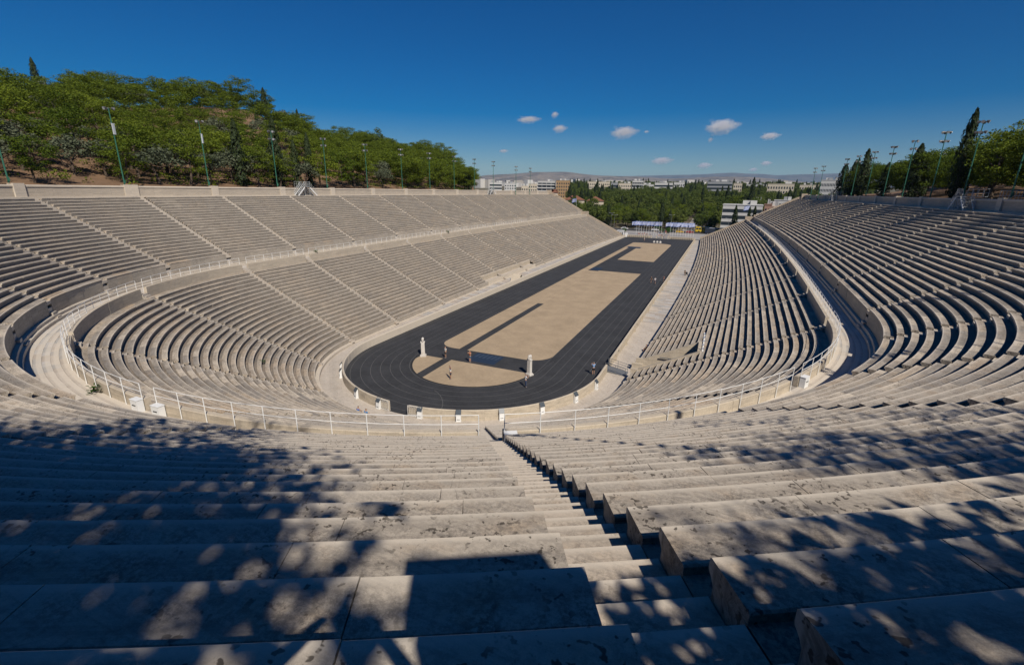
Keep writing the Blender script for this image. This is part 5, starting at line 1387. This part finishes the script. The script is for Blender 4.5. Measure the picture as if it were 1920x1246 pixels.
def cloth(c):
    if c not in CLOTH: CLOTH[c] = plain('cloth', c, 0.85, 0, 0.12, 8)
    return CLOTH[c]
def J(pose):
    j = dict(pelvis=((0, 0, .93), (.13, .10)), belly=((0, .01, 1.08), (.125, .095)), chest=((0, 0, 1.28), (.145, .10)), neck=((0, .0, 1.46), .052), head=((0, .02, 1.56), (.075, .085)), top=((0, .01, 1.70), (.066, .078)),
             lsh=((-.18, 0, 1.40), .056), lel=((-.235, -.02, 1.13), .043), lwr=((-.25, .07, .90), .030), lha=((-.25, .10, .81), (.022, .038)), rsh=((.18, 0, 1.40), .056), rel=((.235, -.02, 1.13), .043), rwr=((.25, .07, .90), .030), rha=((.25, .10, .81), (.022, .038)),
             lhi=((-.095, 0, .86), .085), lkn=((-.10, .02, .48), .058), lan=((-.10, 0, .09), .040), lto=((-.11, .15, .035), (.04, .03)), rhi=((.095, 0, .86), .085), rkn=((.10, .02, .48), .058), ran=((.10, 0, .09), .040), rto=((.11, .15, .035), (.04, .03)))
    for k, v in pose.items(): j[k] = (v, j[k][1])
    return j
BONES = [('pelvis', 'belly'), ('belly', 'chest'), ('chest', 'neck'), ('neck', 'head'), ('head', 'top'), ('chest', 'lsh'), ('lsh', 'lel'), ('lel', 'lwr'), ('lwr', 'lha'), ('chest', 'rsh'), ('rsh', 'rel'), ('rel', 'rwr'), ('rwr', 'rha'), ('pelvis', 'lhi'), ('lhi', 'lkn'), ('lkn', 'lan'), ('lan', 'lto'), ('pelvis', 'rhi'), ('rhi', 'rkn'), ('rkn', 'ran'), ('ran', 'rto')]
def lerp(a, b, f): return tuple(x+(y-x)*f for x, y in zip(a, b))
def fat(r, k): return tuple(x+k for x in r) if isinstance(r, tuple) else r+k
def figure(pose, shirt, legs, hair, longlegs=False, sleeves=True, skirt=False, hat=None):
    """meshes of one clothed figure, facing +Y"""
    j = J(pose); out = [('body', skin_mesh('body', j, BONES, SKIN))]
    s = {k: (j[k][0], fat(j[k][1], .014)) for k in ('pelvis', 'belly', 'chest', 'lsh', 'rsh')}
    s['chest'] = (j['chest'][0], fat(j['chest'][1], .02))
    bn = [('pelvis', 'belly'), ('belly', 'chest'), ('chest', 'lsh'), ('chest', 'rsh')]
    if sleeves:
        for a in 'lr':
            s[a+'sl'] = (lerp(j[a+'sh'][0], j[a+'el'][0], .6), .066); bn.append((a+'sh', a+'sl'))
    out.append(('shirt', skin_mesh('shirt', s, bn, cloth(shirt))))
    p = {'pelvis': (lerp(j['pelvis'][0], j['belly'][0], 0.15), (.145, .115))}; bn = []
    for a in 'lr':
        p[a+'hi'] = (j[a+'hi'][0], .105); bn.append(('pelvis', a+'hi'))
        if longlegs: p[a+'kn'] = (j[a+'kn'][0], .075); p[a+'an'] = (lerp(j[a+'kn'][0], j[a+'an'][0], .92), .06); bn += [(a+'hi', a+'kn'), (a+'kn', a+'an')]
        else: p[a+'kn'] = (lerp(j[a+'hi'][0], j[a+'kn'][0], .78), .086); bn.append((a+'hi', a+'kn'))
    out.append(('trousers' if longlegs else 'shorts', skin_mesh('trousers', p, bn, cloth(legs))))
    hd, tp = j['head'][0], j['top'][0]
    h = {'a': (lerp(hd, tp, .45), (.082, .088)), 'b': (lerp(hd, tp, .95), (.078, .088))}
    h['a'] = ((h['a'][0][0], h['a'][0][1]-.03, h['a'][0][2]), h['a'][1])
    out.append(('hat' if hat else 'hair', skin_mesh('hair', h, [('a', 'b')], cloth(hat or hair))))
    b = MB()
    for a in 'lr':
        an, to = np.array(j[a+'an'][0]), np.array(j[a+'to'][0]); c = (an+to)/2
        b.tube(an+[0, 0, -.02], to, .055, .042, n=6)
    out.append(('shoes', b.mesh('shoes', cloth((.12, .12, .13)))))
    return out
def person(meshes, xyz, rz, label, sc=1.0, group=None):
    t = thing('person', label, 'person', xyz, rz, group); t.scale = (sc, sc, sc)
    for nm, me in meshes:
        o = bpy.data.objects.new(nm, me); C.objects.link(o); o.parent = t
    return t
HAIRD, HAIRB, HAIRG = (.03, .02, .015), (.14, .08, .04), (.45, .43, .40)
CAMPOSE = dict(lel=(-.27, .16, 1.22), lwr=(-.13, .30, 1.46), lha=(-.06, .30, 1.54), rel=(.27, .16, 1.22), rwr=(.13, .30, 1.46), rha=(.06, .30, 1.54))
WALK = dict(lkn=(-.1, .22, .50), lan=(-.1, .24, .09), lto=(-.11, .39, .05), rkn=(.1, .0, .48), ran=(.1, -.24, .12), rto=(.11, -.12, .04), lha=(-.25, -.12, .83), lwr=(-.25, -.08, .91), rha=(.25, .24, .86), rwr=(.25, .19, .93))
TOP = dict(lel=(-.36, .05, 1.50), lwr=(-.20, .03, 1.72), lha=(-.11, .0, 1.78), rel=(.36, .05, 1.50), rwr=(.20, .03, 1.72), rha=(.11, .0, 1.78))
HIP = dict(rel=(.38, -.06, 1.16), rwr=(.20, .03, 1.02), rha=(.16, .07, 1.0))
person(figure(CAMPOSE, (.20, .33, .55), (.02, .02, .025), HAIRG), (15.5, 2.35, 0), 0.6, 'man in a light blue shirt and black shorts standing on the outer lanes')
person(figure(CAMPOSE, (.70, .70, .72), (.04, .06, .12), HAIRD, True), (9.25, -5.0, 0), -0.9, 'person in a white top and dark blue trousers taking a photo below the right herm')
person(figure(HIP, (.55, .55, .52), (.05, .05, .05), HAIRD), (-4.4, -.5, 0), 2.6, 'person in a pale shirt and dark shorts where the runway crosses the sand')
person(figure({**TOP}, (.72, .72, .70), (.04, .04, .06), HAIRB, False, False, hat=(.30, .45, .60)), (.1, -6.7, 0), 2.4, 'woman with raised arms holding a pale blue cap on the front sand')
person(figure(CAMPOSE, (.45, .11, .04), (.08, .11, .16), HAIRB, False, False), (-.6, -.5, 0), 2.9, 'person with an orange top standing beside the blue mat')
person(figure(WALK, (.03, .03, .03), (.05, .04, .04), HAIRD), (13.3, 70.0, 0), 2.7, 'person in black walking on the right lanes beside a companion with a pale shirt')
person(figure(WALK, (.55, .57, .60), (.10, .12, .18), HAIRB), (14.3, 69.2, 0), 0.2, 'person in a pale shirt with a dark backpack walking on the right lanes')
person(figure({}, (.30, .09, .08), (.05, .05, .06), HAIRD), (16.1, 72.2, 0), 1.6, 'person in red half hidden by the long right podium wall')
person(figure(WALK, (.10, .085, .06), (.09, .08, .06), HAIRD), (20.2, 86, 0.05), 3.0, 'person in brown pushing a stroller along the right corridor')
SIT = dict(pelvis=(0, 0, .12), belly=(0, .05, .27), chest=(0, .08, .47), neck=(0, .11, .64), head=(0, .14, .75), top=(0, .13, .89), lsh=(-.18, .08, .59), rsh=(.18, .08, .59), lel=(-.24, .18, .36), rel=(.24, .18, .36), lwr=(-.18, .38, .30), rwr=(.18, .38, .30), lha=(-.14, .46, .28), rha=(.14, .46, .28), lhi=(-.09, .06, .11), rhi=(.09, .06, .11), lkn=(-.12, .46, .16), rkn=(.12, .46, .16), lan=(-.12, .50, -.26), ran=(.12, .50, -.26), lto=(-.13, .64, -.32), rto=(.13, .64, -.32))
pq = pos(qphi(-8.8), R1-0.25, 0.42); person(figure(SIT, (.04, .14, .42), (.03, .03, .04), HAIRD, False, False), pq, PI*0.0+qphi(-8.8)/40+0.2, 'dark haired person in a blue top sitting left on the low bench in the bend')
pq = pos(qphi(-5.7), R1-0.25, 0.42); person(figure(SIT, (.06, .22, .45), (.06, .05, .05), HAIRB), pq, qphi(-5.7)/40-0.1, 'fair haired person in a blue top sitting right on the low bench in the bend')
pq = pos(qside(1, 14.4), R1-0.25, 0.26); person(figure(SIT, (.015, .015, .015), (.015, .015, .015), HAIRB), pq, PI/2, 'person in black sitting in the shade by the right corridor')
pq = pos(qside(1, 108.5), R1+TLOW*16+0.2, Z1+HLOW*16); person(figure(SIT, (.34, .08, .07), (.08, .05, .05), HAIRD, False, False), pq, PI/2, 'person in red sitting lower of two in the far right stand')
pq = pos(qside(1, 114.5), R1+TLOW*18+0.2, Z1+HLOW*18); person(figure(SIT, (.42, .10, .10), (.3, .2, .17), HAIRD, False, False), pq, PI/2, 'person in red sitting higher of two in the far right stand')
FAR = figure({}, (.6, .6, .6), (.1, .1, .12), HAIRD, True)
person(figure(WALK, (.6, .56, .52), (.3, .25, .2), HAIRB), (-4.8, 178.6, 0), 3.0, 'person in pale clothes alone near the far end of the track')
# photographer at the viewpoint, whose shadow falls on the rows below
zf = ZWALK-0.10+0.0
ph = dict(CAMPOSE); s_ = 1.16
ph.update(lel=(-.40, .16, 1.36), lwr=(-.17, .30, 1.53), lha=(-.10, .35, 1.58), rel=(.42, .12, 1.36), rwr=(.17, .30, 1.53), rha=(.10, .35, 1.58))
person(figure(ph, (.06, .07, .09), (.05, .05, .06), HAIRD, True), (28.23, -52.88, ZWALK+0.22), YAW, 'photographer with both hands raised to the face on the ledge above the steps', 1.12)
# visitors on the plaza beyond the track
cols = [(.5, .5, .5), (.05, .05, .06), (.4, .07, .06), (.07, .12, .3), (.55, .5, .4), (.65, .65, .65), (.1, .2, .12)]
crowd = []
for k in range(5):
    crowd.append(figure(WALK if k % 2 else {}, cols[k % 7], cols[(k+3) % 7], (HAIRD, HAIRB)[k % 2], k % 2 == 0))
k = 0
for (xa, xb, ya, yb, n) in [(-12.5, -3.5, 201, 208, 18), (-2.0, 4.0, 200, 204, 13), (-7, 1, 222, 232, 8)]:
    for _ in range(n):
        person(crowd[rnd.randrange(5)], (rnd.uniform(xa, xb), rnd.uniform(ya, yb), 0), rnd.uniform(0, 6.28), 'one of the visitors crowding the plaza beyond the far end of the track', rnd.uniform(.92, 1.05), 'visitors on the plaza'); k += 1
t = thing('stroller', 'dark stroller on the right corridor beside the person in brown', 'stroller', (20.6, 86.6, 0.05), 0.3)
b = MB(); b.hexa([(-.22, -.35, .35), (.22, -.35, .35), (.22, .3, .35), (-.22, .3, .35), (-.22, -.45, .75), (.22, -.45, .75), (.22, .1, .95), (-.22, .1, .95)]); local(b, 'seat', M_DARK, t)
b = MB(); b.tube((-.2, .2, .6), (-.2, .65, 1.0), .02); b.tube((.2, .2, .6), (.2, .65, 1.0), .02); b.tube((-.2, .65, 1.0), (.2, .65, 1.0), .02); local(b, 'handle', M_GREYM, t)
for sx in (-1, 1):
    for y in (-.35, .3):
        b = MB(); b.tube((sx*.24, y, .12), (sx*.29, y, .12), .12, n=8); b.tube((sx*.22, y, .12), (sx*.2, 0, .45), .015); local(b, 'wheel', M_DARK, t)
t = thing('white_bin', 'small white bin standing at the shaded foot of the right seats', 'bin', (21.6, 87.5, 0.05))
b = MB(); b.lathe((0, 0, 0), [(.18, 0), (.22, .6), (.24, .62), (.2, .72)], 10); local(b, 'bin_body', M_WHITE, t)

# ------------------------------------------------------------------ the hazy air over the town
hz = MB(); hz.box((0, 10000, 320), (52000, 33000, 652))
m = bpy.data.materials.new('haze_air'); m.use_nodes = True; nt = m.node_tree; nt.nodes.remove(nt.nodes['Principled BSDF'])
pv = nt.nodes.new('ShaderNodeVolumePrincipled'); pv.inputs['Color'].default_value = (0.38, 0.64, 1.0, 1); pv.inputs['Density'].default_value = 3.3e-5; pv.inputs['Anisotropy'].default_value = 0.1
nt.links.new(pv.outputs[0], nt.nodes['Material Output'].inputs['Volume'])
hz.build('haze', m, kind='stuff')
